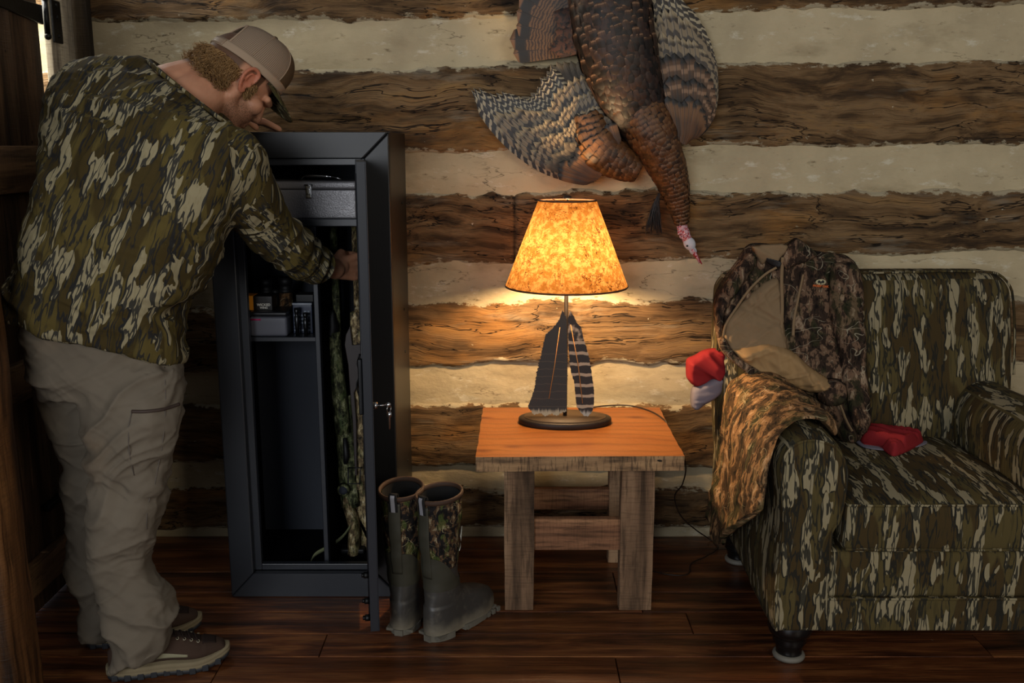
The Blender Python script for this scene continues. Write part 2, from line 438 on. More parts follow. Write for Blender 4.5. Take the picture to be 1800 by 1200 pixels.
def timber_camo(name, sc=1.0, cols=('#1b1611', '#3b2c1d', '#6b4d30', '#a68a66'), rough=.85, twig='#cbbf9c', green='#4a5222', gm=.3):
    m = Mt(name); p = m.map(m.co(), sc=(sc, sc, sc*.55))
    w = m.vmath('SUBTRACT', m.noise(p, 14, 3, col=True), (.5, .5, .5)); p2 = m.vmath('ADD', p, m.vmath('SCALE', w, .05))
    A = m.noise(p2, 24, 4, .62)
    c = m.ramp(A, [(.36, cols[0]), (.44, cols[1]), (.5, cols[1]), (.53, cols[2]), (.6, cols[2]), (.63, cols[3]), (.72, cols[3])])
    lf = m.vor(p2, 20, 'SMOOTH_F1'); c = m.mix(c, cols[0], m.math('MULTIPLY', m.step(lf, .55, .75), .7))
    c = m.mix(c, green, m.math('MULTIPLY', m.step(m.noise(m.map(p2, loc=(5, 1, 2)), 13, 2), .54, .60), gm))
    bk = m.noise(m.map(p2, sc=(2.4, 2.4, .5)), 40, 3); c = m.mix(c, '#14110e', m.math('MULTIPLY', m.step(bk, .56, .62), .75))
    t1 = m.step(m.math('ABSOLUTE', m.math('SUBTRACT', m.noise(m.map(p, rot=(0, .9, 0), sc=(.55, 1, 2.2)), 9, 1), .5)), .005, .002)
    t2 = m.step(m.math('ABSOLUTE', m.math('SUBTRACT', m.noise(m.map(p, rot=(0, -.7, 0), sc=(.5, 1, 2.6), loc=(3, 3, 3)), 10, 1), .5)), .005, .002)
    tw = m.math('MULTIPLY', m.math('MAXIMUM', t1, t2), m.step(m.noise(m.map(p, loc=(9, 9, 2)), 12, 1), .47, .55))
    c = m.mix(c, twig, m.math('MULTIPLY', tw, .5))
    m.set(c, rough, spec=.15); m.bump(m.noise(m.co(), 500, 2), .25, .001)
    return m.m
def plain(name, col, rough=.6, metal=0, spec=.5, bs=0, bscale=200, var=.0, varscale=8, var2='#000000'):
    m = Mt(name); c = lin(col)
    if var: c = m.mix(col, var2, m.math('MULTIPLY', m.noise(m.co(), varscale, 4), var))
    m.set(c if not isinstance(c, tuple) else col, rough, metal, spec)
    if bs: m.bump(m.noise(m.co(), bscale, 3), bs, .001)
    return m.m

def mat_log():
    m = Mt('old_hewn_log'); p = m.co(); g = m.map(p, sc=(1, 6, 9))
    w = m.vmath('SUBTRACT', m.noise(p, 2.2, 3, col=True), (.5, .5, .5)); g = m.vmath('ADD', g, m.vmath('SCALE', w, 1.3))
    A = m.noise(g, 2.6, 6, .62); B = m.noise(m.map(g, sc=(.6, 1, 3.5)), 11, 4, .65)
    c = m.ramp(A, [(.30, '#2b2016'), (.42, '#4d3a25'), (.5, '#6b5235'), (.58, '#7d6344'), (.72, '#8c6c42')])
    c = m.mix(c, '#a0713a', m.math('MULTIPLY', m.step(m.noise(m.map(p, sc=(1, 1, 2.5), loc=(3, 0, 1)), 1.9, 4, .6), .52, .7), .65))
    c = m.mix(c, '#8a8373', m.math('MULTIPLY', m.step(m.noise(m.map(p, sc=(.7, 1, 4), loc=(8, 0, 3)), 3, 4, .7), .56, .72), .55))
    c = m.mix(c, '#1e150d', m.math('MULTIPLY', m.step(B, .52, .68), .75))
    cr = m.step(m.math('ABSOLUTE', m.math('SUBTRACT', m.noise(m.map(g, sc=(.35, 1, .9), loc=(1, 2, 3)), 2.4, 4, .6), .5)), .012, .003)
    cr = m.math('MULTIPLY', cr, m.step(m.noise(p, 3, 2), .42, .5))
    c = m.mix(c, '#0e0906', m.math('MULTIPLY', cr, .9))
    # plaster smeared over the edges of the logs (attribute: 0 middle, 1 edge)
    e = m.attr('cuv'); ex = m.sep(e)[0]
    sp = m.noise(m.map(p, sc=(1, 1, 2.2)), 16, 5, .7)
    c = m.mix(c, '#b3a88c', m.math('MULTIPLY', m.step(m.math('ADD', sp, m.math('MULTIPLY', ex, .30)), .68, .77), .85))
    c = m.mix(c, '#c3bba3', m.math('MULTIPLY', m.step(m.noise(m.map(p, sc=(1, 1, 1.8), loc=(4, 4, 7)), 21, 4, .6), .72, .75), .8))
    c = m.mix(c, '#0a0705', m.sep(e)[2])
    m.set(c, .82, spec=.25)
    h = m.math('ADD', m.math('MULTIPLY', B, -.6), m.math('MULTIPLY', cr, -1.2)); h = m.math('ADD', h, m.math('MULTIPLY', m.noise(g, 40, 3), .3))
    m.bump(h, .8, .006); return m.m
def mat_chink():
    m = Mt('lime_chinking'); p = m.co(); 
    c = m.ramp(m.noise(p, 3, 5, .6), [(.3, '#a5977a'), (.55, '#bcad8c'), (.75, '#cbbd9c')])
    c = m.mix(c, '#d4ceb8', m.math('MULTIPLY', m.step(m.noise(m.map(p, sc=(1, 1, 2.5)), 12, 5, .7), .56, .70), .7))
    c = m.mix(c, '#8d7f62', m.math('MULTIPLY', m.step(m.noise(m.map(p, sc=(.6, 1, 1.6), loc=(6, 1, 4)), 5, 5, .65), .5, .72), .55))
    c = m.mix(c, '#5c4c34', m.math('MULTIPLY', m.step(m.noise(m.map(p, sc=(1, 1, 3), loc=(2, 2, 2)), 14, 5, .7), .60, .72), .7))
    ck = m.step(m.math('ABSOLUTE', m.math('SUBTRACT', m.noise(m.map(p, sc=(.5, 1, 2.2), loc=(3, 1, 9)), 4, 5, .6), .5)), .006, .0015)
    c = m.mix(c, '#3a2f20', m.math('MULTIPLY', m.math('MULTIPLY', ck, .6), m.step(m.noise(p, 2.5, 2), .54, .60)))
    m.set(c, .9, spec=.2); m.bump(m.noise(m.map(p, sc=(1, 1, 2)), 22, 6, .65), .5, .006); return m.m
def mat_floor():
    m = Mt('dark_stained_plank_floor'); p = m.co(); e = m.attr('cuv'); r = m.sep(e)[0]
    g = m.map(p, sc=(1, 9, 1)); g = m.vmath('ADD', g, m.comb(m.math('MULTIPLY', r, 37), m.math('MULTIPLY', r, 11), 0))
    A = m.noise(g, 2.4, 6, .62, .6)
    c = m.ramp(A, [(.3, '#22130b'), (.42, '#412414'), (.52, '#62371e'), (.62, '#80502c'), (.76, '#9a6638')])
    c = m.mix(c, '#5a3114', m.math('MULTIPLY', m.step(r, .45, .95), .5))
    c = m.mix(c, '#0a0504', m.math('MULTIPLY', m.step(m.noise(m.map(g, sc=(.7, 4, 1)), 9, 4, .6), .5, .66), .65))
    sc1 = m.step(m.noise(m.map(p, sc=(2, 10, 1), rot=(0, 0, .25)), 14, 4, .75), .70, .75)
    c = m.mix(c, '#8a7862', m.math('MULTIPLY', sc1, .35))
    c = m.mix(c, '#857059', m.math('MULTIPLY', m.step(m.noise(p, 70, 2), .74, .78), .5))
    m.set(c, m.math('ADD', .24, m.math('MULTIPLY', m.noise(g, 8, 4, .6), .22)), spec=.5)
    m.bump(m.noise(m.map(g, sc=(.5, 2, 1)), 10, 5), .35, .003); return m.m
def mat_barn(name, axis, cols=('#2e2318', '#5b4733', '#7d6346'), sc=1.0, saw=0.5, rough=.85):
    """rough-sawn boards; axis = grain direction"""
    m = Mt(name); p = m.co(); s = [10, 10, 10]; s[axis] = .8
    g = m.map(p, sc=tuple(x*sc for x in s)); r = m.rnd(); g = m.vmath('ADD', g, m.comb(m.math('MULTIPLY', r, 30), m.math('MULTIPLY', r, 17), 0))
    A = m.noise(g, 1.6, 6, .6, .5)
    c = m.ramp(A, [(.32, cols[0]), (.5, cols[1]), (.68, cols[2])])
    B = m.noise(m.map(g, sc=(2.5, 2.5, 2.5)), 3, 4, .7); c = m.mix(c, cols[0], m.math('MULTIPLY', m.step(B, .5, .65), .6))
    s2 = [.6, .6, .6]; s2[axis] = 9
    S = m.noise(m.map(p, sc=tuple(s2), rot=(0, .12, 0)), 24, 3, .6); c = m.mix(c, '#17100a', m.math('MULTIPLY', m.step(S, .5, .62), saw))
    c = m.mix(c, '#000000', m.math('MULTIPLY', m.step(m.vor(m.map(p, sc=(1, 1, 1)), 5.5), .035, .02), .8))
    m.set(c, rough, spec=.25); m.bump(m.math('ADD', B, S), .45, .003); return m.m

M_log = mat_log(); M_chink = mat_chink(); M_floor = mat_floor()
M_camo = bark_camo('bark_camo_upholstery', 0, .88, tan='#91866a', olive='#554a2c', brown='#43361f', dark='#21221f')
M_black = plain('black_powder_coat', '#0f1012', .42, 0, .5, .15, 900)
M_blackin = plain('charcoal_inner_steel', '#1c1e22', .5, 0, .5, .12, 900)
M_rail = plain('slate_grey_painted_steel', '#25282e', .38, 0, .5, .1, 900)
M_iron = plain('forged_black_iron', '#0b0b0c', .45, .3, .5, .9, 120)
M_chrome = plain('chrome', '#c8c8c8', .18, 1)
M_door = mat_barn('dark_door_boards', 2, ('#241b13', '#523d2a', '#70563c'), 1.0, .1, .7)
M_doorh = mat_barn('dark_door_battens', 1, ('#36281b', '#775a3d', '#9a7852'), 1.0, .1, .7)
M_jamb = mat_barn('weathered_jamb_board', 2, ('#6b6152', '#a89c86', '#c4b79c'), 1.0, .15, .85)
M_post = mat_barn('rough_brown_post', 2, ('#22150c', '#6b4728', '#b07c48'), .8, .15, .5)
# ---------------------------------------------------------------- back wall: logs and chinking
def zpx(py): return PY(900, py, 0)[2]
XL, XR, ZT = -1.56, 2.65, 2.25
xs = np.arange(XL, XR+.001, .008)
wall = MB()
zs = np.arange(0, ZT+.001, .008)
Xg, Zg = np.meshgrid(xs, zs, indexing='ij'); q = np.stack([Xg, Zg*0, Zg], -1)
yy = -.012+.006*fbm(q, (2, 1, 6), 4, seed=1)+.002*fbm(q, (14, 1, 30), 3, seed=2)
grid(wall, np.stack([Xg, yy, Zg], -1))
box(wall, (XL, .0, 0), (XR, .12, ZT))
wall_back = obj('wall_back', wall, M_chink, kind='structure', recalc=False)
# edges of each log: (top, bottom) photo rows at left, middle, right
LOGS = [((-120, -120, -120), (44, 38, 14)), ((126, 118, 106), (282, 272, 258)), ((338, 336, 330), (488, 466, 448)),
        ((545, 524, 516), (662, 642, 640)), ((706, 708, 712), (818, 822, 830)), ((852, 850, 850), (930, 928, 925))]
for k, (tp, bt) in enumerate(LOGS):
    zt = np.interp(xs, [-1.4, 0, 1.6], [zpx(t) if t > -100 else 2.05 for t in tp]); zb = np.interp(xs, [-1.4, 0, 1.6], [zpx(b) for b in bt])
    nx = len(xs); n1 = np.stack([xs, xs*0+k, xs*0], -1)
    rag = lambda s: .020*fbm(n1, (3, 1, 1), 5, .68, seed=s)+.011*ridge(n1, (9, 1, 1), 4, seed=s+1)
    zt = zt+rag(30+k); zb = zb+rag(50+k)
    nz = 52; t = np.linspace(-.06, 1.06, nz)
    Z = zb[:, None]+(zt-zb)[:, None]*t[None]; X = np.repeat(xs[:, None], nz, 1); q = np.stack([X, X*0+k*3, Z], -1)
    ed = np.minimum(t, 1-t)[None]*(zt-zb)[:, None]
    prof = .020*sm(-.004, .016, ed)+.004*sm(0, .06, ed)
    Y = -.004-prof+.010*fbm(q, (2.5, 1, 16), 5, .6, seed=k)*sm(0, .02, ed)
    Y = Y+.012*np.clip(ridge(q, (1.3, 1, 13), 3, seed=k+9)-.72, 0, 1)/.28*sm(.0, .03, ed)
    if k == 2:   # butt joint between two lengths of log
        xj = PY(905, 410, 0)[0]; Y = Y+.007*np.exp(-((X-xj)/.004)**2)+.004*(X < xj)
    ck = .9*np.exp(-((X-PY(905, 410, 0)[0]+.002*vnoise(np.stack([X*0, X*0, Z*30], -1)))/.0045)**2) if k == 2 else ed*0
    cuv = np.stack([1-sm(0, .035, ed), ed, ck], -1)
    lm = MB(); grid(lm, np.stack([X, Y, Z], -1), cuv=cuv)
    obj('log', lm, M_log, wall_back, recalc=False)
M_mud = plain('dried_mud_line', '#6e6350', .95)

# ---------------------------------------------------------------- floor planks
fl = MB(); rnd = random.Random(4)
edges = [0.02]
for pyy in (965, 1005, 1040, 1075, 1113, 1154, 1200, 1262): edges.append(PZ(900, pyy, 0)[1])
while edges[-1] > -3.9: edges.append(edges[-1]-.14)
for k in range(len(edges)-1):
    y1, y0 = edges[k], edges[k+1]; x = -2.9-rnd.random()
    while x < 3.2:
        x2 = x+rnd.uniform(.8, 1.9); a = .0025; r = rnd.random(); zz = -rnd.random()*.0012
        v = [[x+a/2, y0+a/2, -.02], [x2-a/2, y0+a/2, -.02], [x2-a/2, y1-a/2, -.02], [x+a/2, y1-a/2, -.02],
             [x+a/2, y0+a/2, zz-.0015], [x2-a/2, y0+a/2, zz-.0015], [x2-a/2, y1-a/2, zz-.0015], [x+a/2, y1-a/2, zz-.0015],
             [x+a, y0+a*1.2, zz], [x2-a, y0+a*1.2, zz], [x2-a, y1-a*1.2, zz], [x+a, y1-a*1.2, zz]]
        fl.add(v, [(0, 1, 5, 4), (1, 2, 6, 5), (2, 3, 7, 6), (3, 0, 4, 7), (4, 5, 9, 8), (5, 6, 10, 9), (6, 7, 11, 10), (7, 4, 8, 11), (8, 9, 10, 11)], cuv=[[r, 0, 0]]*12)
        x = x2
box(fl, (-3, -4, -.06), (3.2, .1, -.02))
floor = obj('floor', fl, M_floor, kind='structure', recalc=False, smooth=False)

# ---------------------------------------------------------------- left wall: Dutch door, jamb, post
XW = -1.41
def lefty(px): return PX(px, 255, XW)[1]
dgap = PX(86, 128, XW)[1]
wl = MB(); box(wl, (XW-.06, -.066, 0), (XW-.02, .0, 2.05))
wall_left = obj('wall_left', wl, M_jamb, kind='structure')
# wide weathered jamb board and corner post
jb = MB(); box(jb, (XW-.012, dgap+.015, 0), (XW+.012, -.068, 2.05)); obj('trim_1', jb, M_jamb, kind='structure', bevel=.003)
tb = MB(); box(tb, (XW-.02, -.062, 0), (XW+.058, -.028, 2.05)); obj('trim_2', tb, mat_barn('corner_post_wood', 2, ('#17120c', '#33291c', '#4a3d2a'), 1, .1), kind='structure', bevel=.004)
door = MB()
def door_leaf(name, z0, z1, yh, ang, label):
    """board leaf hinged at yh, pivoting about z; boards run towards the camera"""
    D = bpy.data.objects.new(name, None); COL.objects.link(D); D.location = (XW, yh, z0); D['kind'] = 'structure'; D['label'] = label
    return D
ytop = dgap-.022
DU = door_leaf('door_1', zpx(318)+.02, 2.05, ytop, 0, 'upper half of dark board door, ajar with daylight in the gap')
DL = door_leaf('door_2', .01, 1.2, dgap+.01, 0, 'lower half of dark board door with battens')
zsplit = PX(50, 318, XW)[2]; zb1 = PX(50, 256, XW)[2]
w = .17
y = ytop
while y > -2.3:
    b = MB(); box(b, (XW-.035, y-w+.004, zsplit), (XW-.008, y, 2.05)); obj('door_board', b, M_door, DU, bevel=.003); y -= w
b = MB(); box(b, (XW-.036, -2.3, zsplit-.03), (XW+.018, dgap+.012, zb1)); obj('door_batten', b, M_doorh, DU, bevel=.003)
y = dgap+.01
while y > -2.3:
    b = MB(); box(b, (XW-.035, y-w+.004, .012), (XW-.008, y, zsplit-.001)); obj('door_board', b, M_door, DL, bevel=.003); y -= w
for (pa, pb) in (((20, 647), (30, 712)), ((60, 993), (65, 1048))):
    za = PX(pa[0], pa[1], XW+.02)[2]; zb = PX(pb[0], pb[1], XW+.02)[2]
    b = MB(); box(b, (XW-.008, -2.3, zb), (XW+.02, dgap, za)); obj('door_batten', b, M_doorh, DL, bevel=.003)
# small iron latch on the lower leaf
c = PX(100, 885, XW+.02); b = MB(); box(b, (XW-.006, c[1]-.05, c[2]-.008), (XW+.022, c[1]+.09, c[2]+.012)); obj('door_latch', b, M_iron, DL, bevel=.004)
# strap hinge
hz = PX(86, 30, XW)[2]
H = MB(); y0 = dgap
st = [(y0-.012, .028), (y0-.10, .024), (y0-.22, .019), (y0-.34, .016), (y0-.36, .03), (y0-.38, .016), (y0-.46, .002)]
poly = [(a, hz+h-(y0-a)*(-.04)) for a, h in st]+[(a, hz-h+(y0-a)*.04) for a, h in st[::-1]]
prism(H, poly, XW-.006, XW+.004, axes=(1, 2, 0))
obj('strap_hinge', H, M_iron, DU, bevel=.002, smooth=False)
H = MB(); tube(H, [(XW+.008, y0-.002, hz-.055), (XW+.008, y0-.002, hz+.045)], .0085, 12)
for s in (-.06, .05): ell(H, (XW+.008, y0-.002, hz+s), (.011, .011, .011), seg=10)
obj('hinge_barrel', H, M_iron, DU)
H = MB(); rbox(H, (XW+.0125, y0+.017, hz-.075), (XW+.020, y0+.075, hz+.05), .003, (3, 3, 8)); 
for s in (-.055, 0, .035): ell(H, (XW+.020, y0+.046, hz+s), (.004, .006, .006), seg=8)
tr = obj('hinge_plate', H, M_iron, DU)
# daylight outside the gap: sky seen through, from a bright exterior wall
ext = MB(); box(ext, (XW-.9, -3.3, 0), (XW-.88, .9, 2.6))
mo = Mt('sunlit_exterior_boards'); mo.set('#d8d4c8', .9); obj('wall_outside', ext, mo.m, kind='structure')
roofb = None
area('outside_daylight', (XW-.45, -.2, 2.5), (XW-.88, .3, 1.6), 1.0, .5, 110, (1, .98, .93))
# rough post in the left foreground
pm = MB(); xr = -1.165; yf = -CD+2.20; n = 120
tz = np.linspace(0, 2.1, n)
prof = [(xr-.34, yf-.15), (xr-.17, yf-.155), (xr-.012, yf-.15), (xr, yf-.14), (xr, yf-.10), (xr, yf-.05), (xr-.005, yf-.01), (xr-.02, yf), (xr-.34, yf)]
pp = np.array(prof+[prof[0]]); dd = np.r_[0, np.cumsum(np.linalg.norm(np.diff(pp, axis=0), axis=1))]; ss = np.linspace(0, dd[-1], 100, endpoint=False)
px_ = np.interp(ss, dd, pp[:, 0]); py_ = np.interp(ss, dd, pp[:, 1])
P = np.zeros((n, 100, 3)); P[..., 0] = px_; P[..., 1] = py_; P[..., 2] = tz[:, None]
P[..., 0] += .010*fbm(P, (6, 6, 3), 4, seed=5)+.004*ridge(P, (30, 30, 4), 3, seed=6); P[..., 1] += .008*fbm(P, (6, 6, 3), 4, seed=8)
grid(pm, P, cv=True, caps=True)
obj('trim_3', pm, M_post, kind='structure')
# ---------------------------------------------------------------- gun cabinet
YF = -.476; YB = -.07
cxr = PY(704, 1046, YF)[0]; cxl = PY(409, 1046, YF)[0]; ctop = PY(690, 232, YF)[2]
cab = thing('gun_cabinet', 'tall black steel gun cabinet standing open against the log wall', 'cabinet', ((cxl+cxr)/2, (YF+YB)/2, 0))
fw = .073; t = .004; zb0 = .075
b = MB(); 
box(b, (cxl, YF+.012, .0), (cxl+t, YB, ctop)); box(b, (cxr-t, YF+.012, 0), (cxr, YB, ctop))
box(b, (cxl+t, YF+.012, ctop-t), (cxr-t, YB, ctop)); box(b, (cxl+t, YF+.012, 0), (cxr-t, YB, t)); box(b, (cxl+t, YB-t, t), (cxr-t, YB, ctop-t))
obj('body', b, M_black, cab, smooth=False)
for z in (.35, .72, .86, 1.2):
    b = MB(); tube(b, [(cxr-.001, -.2, z), (cxr+.002, -.2, z)], .0045, 10); obj('screw_plug', b, M_iron, cab)
# mitred front frame
def mitre(name, a, bb, c, d, mat):
    m = MB(); prism(m, [a, bb, c, d], YF-.012, YF+.012, axes=(0, 2, 1)); return obj(name, m, mat, cab, smooth=False, bevel=.004)
g = .0006
ix0, ix1, iz0, iz1 = cxl+fw, cxr-fw, zb0+.004, ctop-fw
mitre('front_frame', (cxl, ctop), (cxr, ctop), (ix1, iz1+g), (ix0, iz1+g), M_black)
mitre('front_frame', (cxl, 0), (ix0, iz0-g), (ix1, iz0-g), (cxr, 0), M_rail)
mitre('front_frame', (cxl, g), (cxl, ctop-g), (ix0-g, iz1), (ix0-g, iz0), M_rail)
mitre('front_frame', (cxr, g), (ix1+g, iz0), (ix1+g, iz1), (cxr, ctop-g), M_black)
# inner rabbet (second step of the opening)
b = MB(); rw = .020; y0, y1 = YF+.012, YF+.034
box(b, (ix0-.004, y0, iz0), (ix0+rw, y1, iz1)); box(b, (ix1-rw*.5, y0, iz0), (ix1+.004, y1, iz1))
box(b, (ix0+rw, y0, iz1-rw), (ix1-rw*.5, y1, iz1)); box(b, (ix0+rw, y0, iz0), (ix1-rw*.5, y1, iz0+rw))
obj('door_stop', b, M_rail, cab, smooth=False, bevel=.002)
# inner bright edge line of the opening
inx0, inx1 = cxl+.012, cxr-.012
zsh = PY(560, 384, YF+.05)[2]     # top shelf
b = MB(); box(b, (inx0, YF+.036, zsh-.022), (inx1, YB-t, zsh)); obj('shelf', b, M_rail, cab, smooth=False, bevel=.002)
xd = PY(556, 600, YF+.05)[0]
b = MB(); box(b, (xd-.001, YF+.040, t), (xd+.014, YB-t, zsh-.022)); obj('divider', b, M_rail, cab, smooth=False, bevel=.002)
zs2 = PY(495, 592, YF+.08)[2]
b = MB(); box(b, (inx0, YF+.075, zs2-.014), (xd-.001, YB-t, zs2)); obj('shelf', b, M_rail, cab, smooth=False, bevel=.002)
# liners
M_lin = plain('grey_blue_liner', '#363a42', .7, 0, .3)
M_felt = plain('black_felt_liner', '#08080a', .95, 0, .1)
b = MB(); box(b, (cxl+t, YB-t-.003, zsh), (cxr-t, YB-t-.001, ctop-t)); box(b, (cxl+t, YB-t-.003, t), (cxr-t, YB-t-.001, zsh-.022)); obj('back_liner', b, M_lin, cab, smooth=False)
b = MB(); box(b, (cxl+t, YF+.036, t), (cxl+t+.003, YB-t-.004, zsh-.022)); box(b, (xd+.015, YF+.045, t), (xd+.018, YB-t-.004, zsh-.03)); obj('side_liner', b, M_felt, cab, smooth=False)
b = MB(); box(b, (cxl+t, YF+.03, t), (cxr-t, YB-t-.004, t+.05)); obj('inner_floor', b, M_felt, cab, smooth=False)
zfl = t+.05
# door: hinged at the right, swung just past square
hx, hy = ix1-.002, YF-.014
d_free = PZ(668, 1105, .068); ang = math.atan2(d_free[1]-hy, (d_free[0]-.004)-hx); DL_ = ix1-ix0-.004
Rd = Matrix.Translation((hx, hy, 0)) @ Matrix.Rotation(ang, 4, 'Z')
dth = .022; zd0, zd1 = iz0+.004, iz1-.003
b = MB(); 
# local x = along door from the hinge, local y = thickness (outer face +y is away to the right)
box(b, (0, 0, zd0), (DL_, .0025, zd1), M=Rd)
for (x0, x1) in ((0, .0025), (DL_-.0025, DL_)): box(b, (x0, -dth, zd0), (x1, 0, zd1), M=Rd)
for (z0, z1) in ((zd0, zd0+.0025), (zd1-.0025, zd1)): box(b, (.0025, -dth, z0), (DL_-.0025, 0, z1), M=Rd)
box(b, (DL_-.035, -dth, zd0+.003), (DL_-.003, -dth+.002, zd1-.003), M=Rd)
cd = obj('door', b, M_rail, cab, smooth=False, bevel=.0012)
b = MB(); box(b, (DL_-.10, -.019, zd0+.02), (DL_-.055, -.001, zd1-.02), M=Rd); box(b, (.03, -.012, zd0+.02), (DL_-.11, -.001, zd1-.02), M=Rd); obj('door_stiffener', b, M_blackin, cd, smooth=False, bevel=.002)
b = MB(); tube(b, [Rd @ Vector((DL_-.045, -.022, zd0+.03)), Rd @ Vector((DL_-.045, -.022, zd1-.03))], .0035, 8); 
obj('locking_rod', b, M_chrome if 0 else M_blackin, cd)
zk = PY(690, 706, YF-.3)[2]
b = MB(); rbox(b, (DL_-.05, -.034, zk-.02), (DL_-.028, -.022, zk+.13), .004, (3, 3, 6), M=Rd); obj('pull_handle', b, M_black, cd)
for z in (.115, .165, .24):
    b = MB(); tube(b, [Rd @ Vector((DL_-.02, -dth-.014, z)), Rd @ Vector((DL_-.02, -dth, z))], .009, 12); tube(b, [Rd @ Vector((DL_-.02, -dth-.020, z)), Rd @ Vector((DL_-.02, -dth-.013, z))], .006, 10); obj('bolt', b, M_iron, cd)
for z in (zd0+.05, zd1-.07):
    b = MB(); tube(b, [(hx+.001, hy-.004, z-.03), (hx+.001, hy-.004, z+.03)], .0045, 10); obj('door_hinge', b, M_iron, cd)
# lock cylinder with key standing out of the outer face
kp = Rd @ Vector((DL_-.045, .0025, zk)); out = (Rd.to_3x3() @ Vector((0, 1, 0))).normalized(); kp = np.array(kp); out = np.array(out)
b = MB(); tube(b, [kp, kp+out*.012], .010, 16); obj('lock_cylinder', b, M_chrome, cd)
key = thing('key', 'small steel key in the gun cabinet door lock', 'key', kp+out*.012)
b = MB(); k1 = kp+out*.012; tube(b, [k1, k1+out*.022], .0022, 8); lathe(b, [(.0075, -.0012), (.0075, .0012)], (0, 0, 0), 16, R=rotm((1, 0, 0), 90)); 
xform(b, None, k1+out*.028, k0=len(b.v)-1); obj('key_blade', b, M_chrome, key)
b = MB(); rr = k1+out*.030; a = np.linspace(0, 2*math.pi, 25); tube(b, [rr+V3(.004*math.cos(q), .009*math.cos(q), -.010+.010*math.sin(q)) for q in a], .0009, 6, caps=False); obj('key_ring', b, M_chrome, key)
b = MB(); prism(b, [(-.006, 0), (.006, 0), (.007, -.012), (.003, -.016), (.003, -.046), (0, -.049), (-.003, -.046), (-.003, -.016), (-.007, -.012)], -.001, .001); xform(b, None, rr+V3(0, 0, -.019)); obj('spare_key', b, M_chrome, key)

# ---- grey steel box on the top shelf
M_ham = Mt('grey_hammertone_steel'); hb = M_ham.noise(M_ham.co(), 260, 2); M_ham.set('#8c8a8c', .36, .3); M_ham.bump(hb, .6, .002); M_ham = M_ham.m
bx1 = PY(626, 350, YF+.06)[0]; bx0 = bx1-.30; by0 = YF+.055; bz0 = zsh; bz1 = PY(600, 318, YF+.06)[2]
bt = thing('steel_cash_box', 'grey hammered steel lock box with handle on the top cabinet shelf', 'box', ((bx0+bx1)/2, by0+.08, bz0))
lid = bz1-.024
b = MB(); rbox(b, (bx0, by0, bz0), (bx1, by0+.17, lid-.001), .004, (20, 8, 6)); obj('box_body', b, M_ham, bt)
b = MB(); rbox(b, (bx0-.003, by0-.003, lid), (bx1+.003, by0+.173, bz1), .008, (20, 8, 2)); bl = obj('box_lid', b, M_ham, bt)
lx = PY(543, 330, by0)[0]; b = MB(); rbox(b, (lx-.009, by0-.008, lid-.026), (lx+.009, by0-.0005, lid+.016), .002, (3, 2, 6)); rbox(b, (lx-.006, by0-.012, lid-.016), (lx+.006, by0-.007, lid+.004), .002, (3, 2, 4))
tube(b, [(lx-.012, by0-.006, lid+.012), (lx+.012, by0-.006, lid+.012)], .003, 8); obj('latch', b, M_chrome, bt)
hx0, hx1 = PY(520, 312, by0)[0], PY(598, 316, by0)[0]
b = MB(); pth = spline([(hx0, by0+.06, bz1), (hx0+.012, by0+.055, bz1+.012), (hx0+.03, by0+.05, bz1+.015), (hx1-.035, by0+.045, bz1+.011), (hx1-.01, by0+.042, bz1+.006), (hx1, by0+.05, bz1)], 30)
rad = np.where((np.arange(30) > 5) & (np.arange(30) < 20), .0055, .0024); tube(b, pth, rad, 10); obj('handle', b, M_chrome, bt)

# ---- things on the left shelf
def carton(name, lab, x0, x1, y0, z0, z1, dep, mats, parts=()):
    b = MB(); rbox(b, (x0, y0, z0), (x1, y0+dep, z1), .0015, (4, 4, 4)); o = obj(name, b, mats); tag(o, lab, 'box'); return o
ys = YF+.085
P = lambda x, y, yy_=ys: PY(x, y, yy_)
x0, x1 = P(438, 560)[0], P(504, 560)[0]; z1 = P(470, 548)[2]
case = thing('hard_case', 'grey plastic hard case with a pink stripe on the cabinet shelf', 'case', ((x0+x1)/2, ys+.05, zs2))
M_gp = plain('grey_plastic', '#5a5c66', .45)
b = MB(); rbox(b, (x0, ys, zs2), (x1, ys+.11, zs2+(z1-zs2)*.80), .008, (6, 6, 4)); obj('case_bottom', b, M_gp, case)
b = MB(); rbox(b, (x0-.001, ys-.001, zs2+(z1-zs2)*.815), (x1+.001, ys+.111, z1), .006, (6, 6, 2)); obj('case_lid', b, plain('dark_plastic', '#191a1e', .4), case)
b = MB(); box(b, (x0+.004, ys-.0015, z1-.026), (x0+.035, ys-.0002, z1-.0215)); obj('stripe', b, plain('pink_print', '#b01058', .5), case)
x0, x1 = P(424, 530, ys+.03)[0], P(478, 530, ys+.03)[0]; xm = P(445, 530, ys+.03)[0]; zt_ = P(450, 520, ys+.03)[2]
am = thing('ammunition_box', 'orange and black ammunition carton on top of the grey hard case', 'box', ((x0+x1)/2, ys+.06, z1))
M_or = plain('orange_card', '#d98a12', .5); M_bk = plain('black_card', '#17130f', .45); M_wt = plain('white_print', '#d8d6cc', .6)
b = MB(); rbox(b, (x0, ys+.03, z1), (xm, ys+.09, zt_), .001, (3, 3, 3)); obj('carton', b, M_or, am)
b = MB(); rbox(b, (xm, ys+.03, z1), (x1, ys+.09, zt_-.001), .001, (3, 3, 3)); obj('carton_end', b, M_bk, am)
Rt = Matrix.Rotation(math.pi/2, 3, 'X')
text('lettering', 'WICKED', .0105, .0003, M_wt, ((xm+x1)/2+.003, ys+.0295, z1+.0165), Rt, am, bold=.0003)
text('lettering', 'WING', .0085, .0003, M_wt, ((xm+x1)/2+.003, ys+.0295, z1+.0075), Rt, am, bold=.0003)
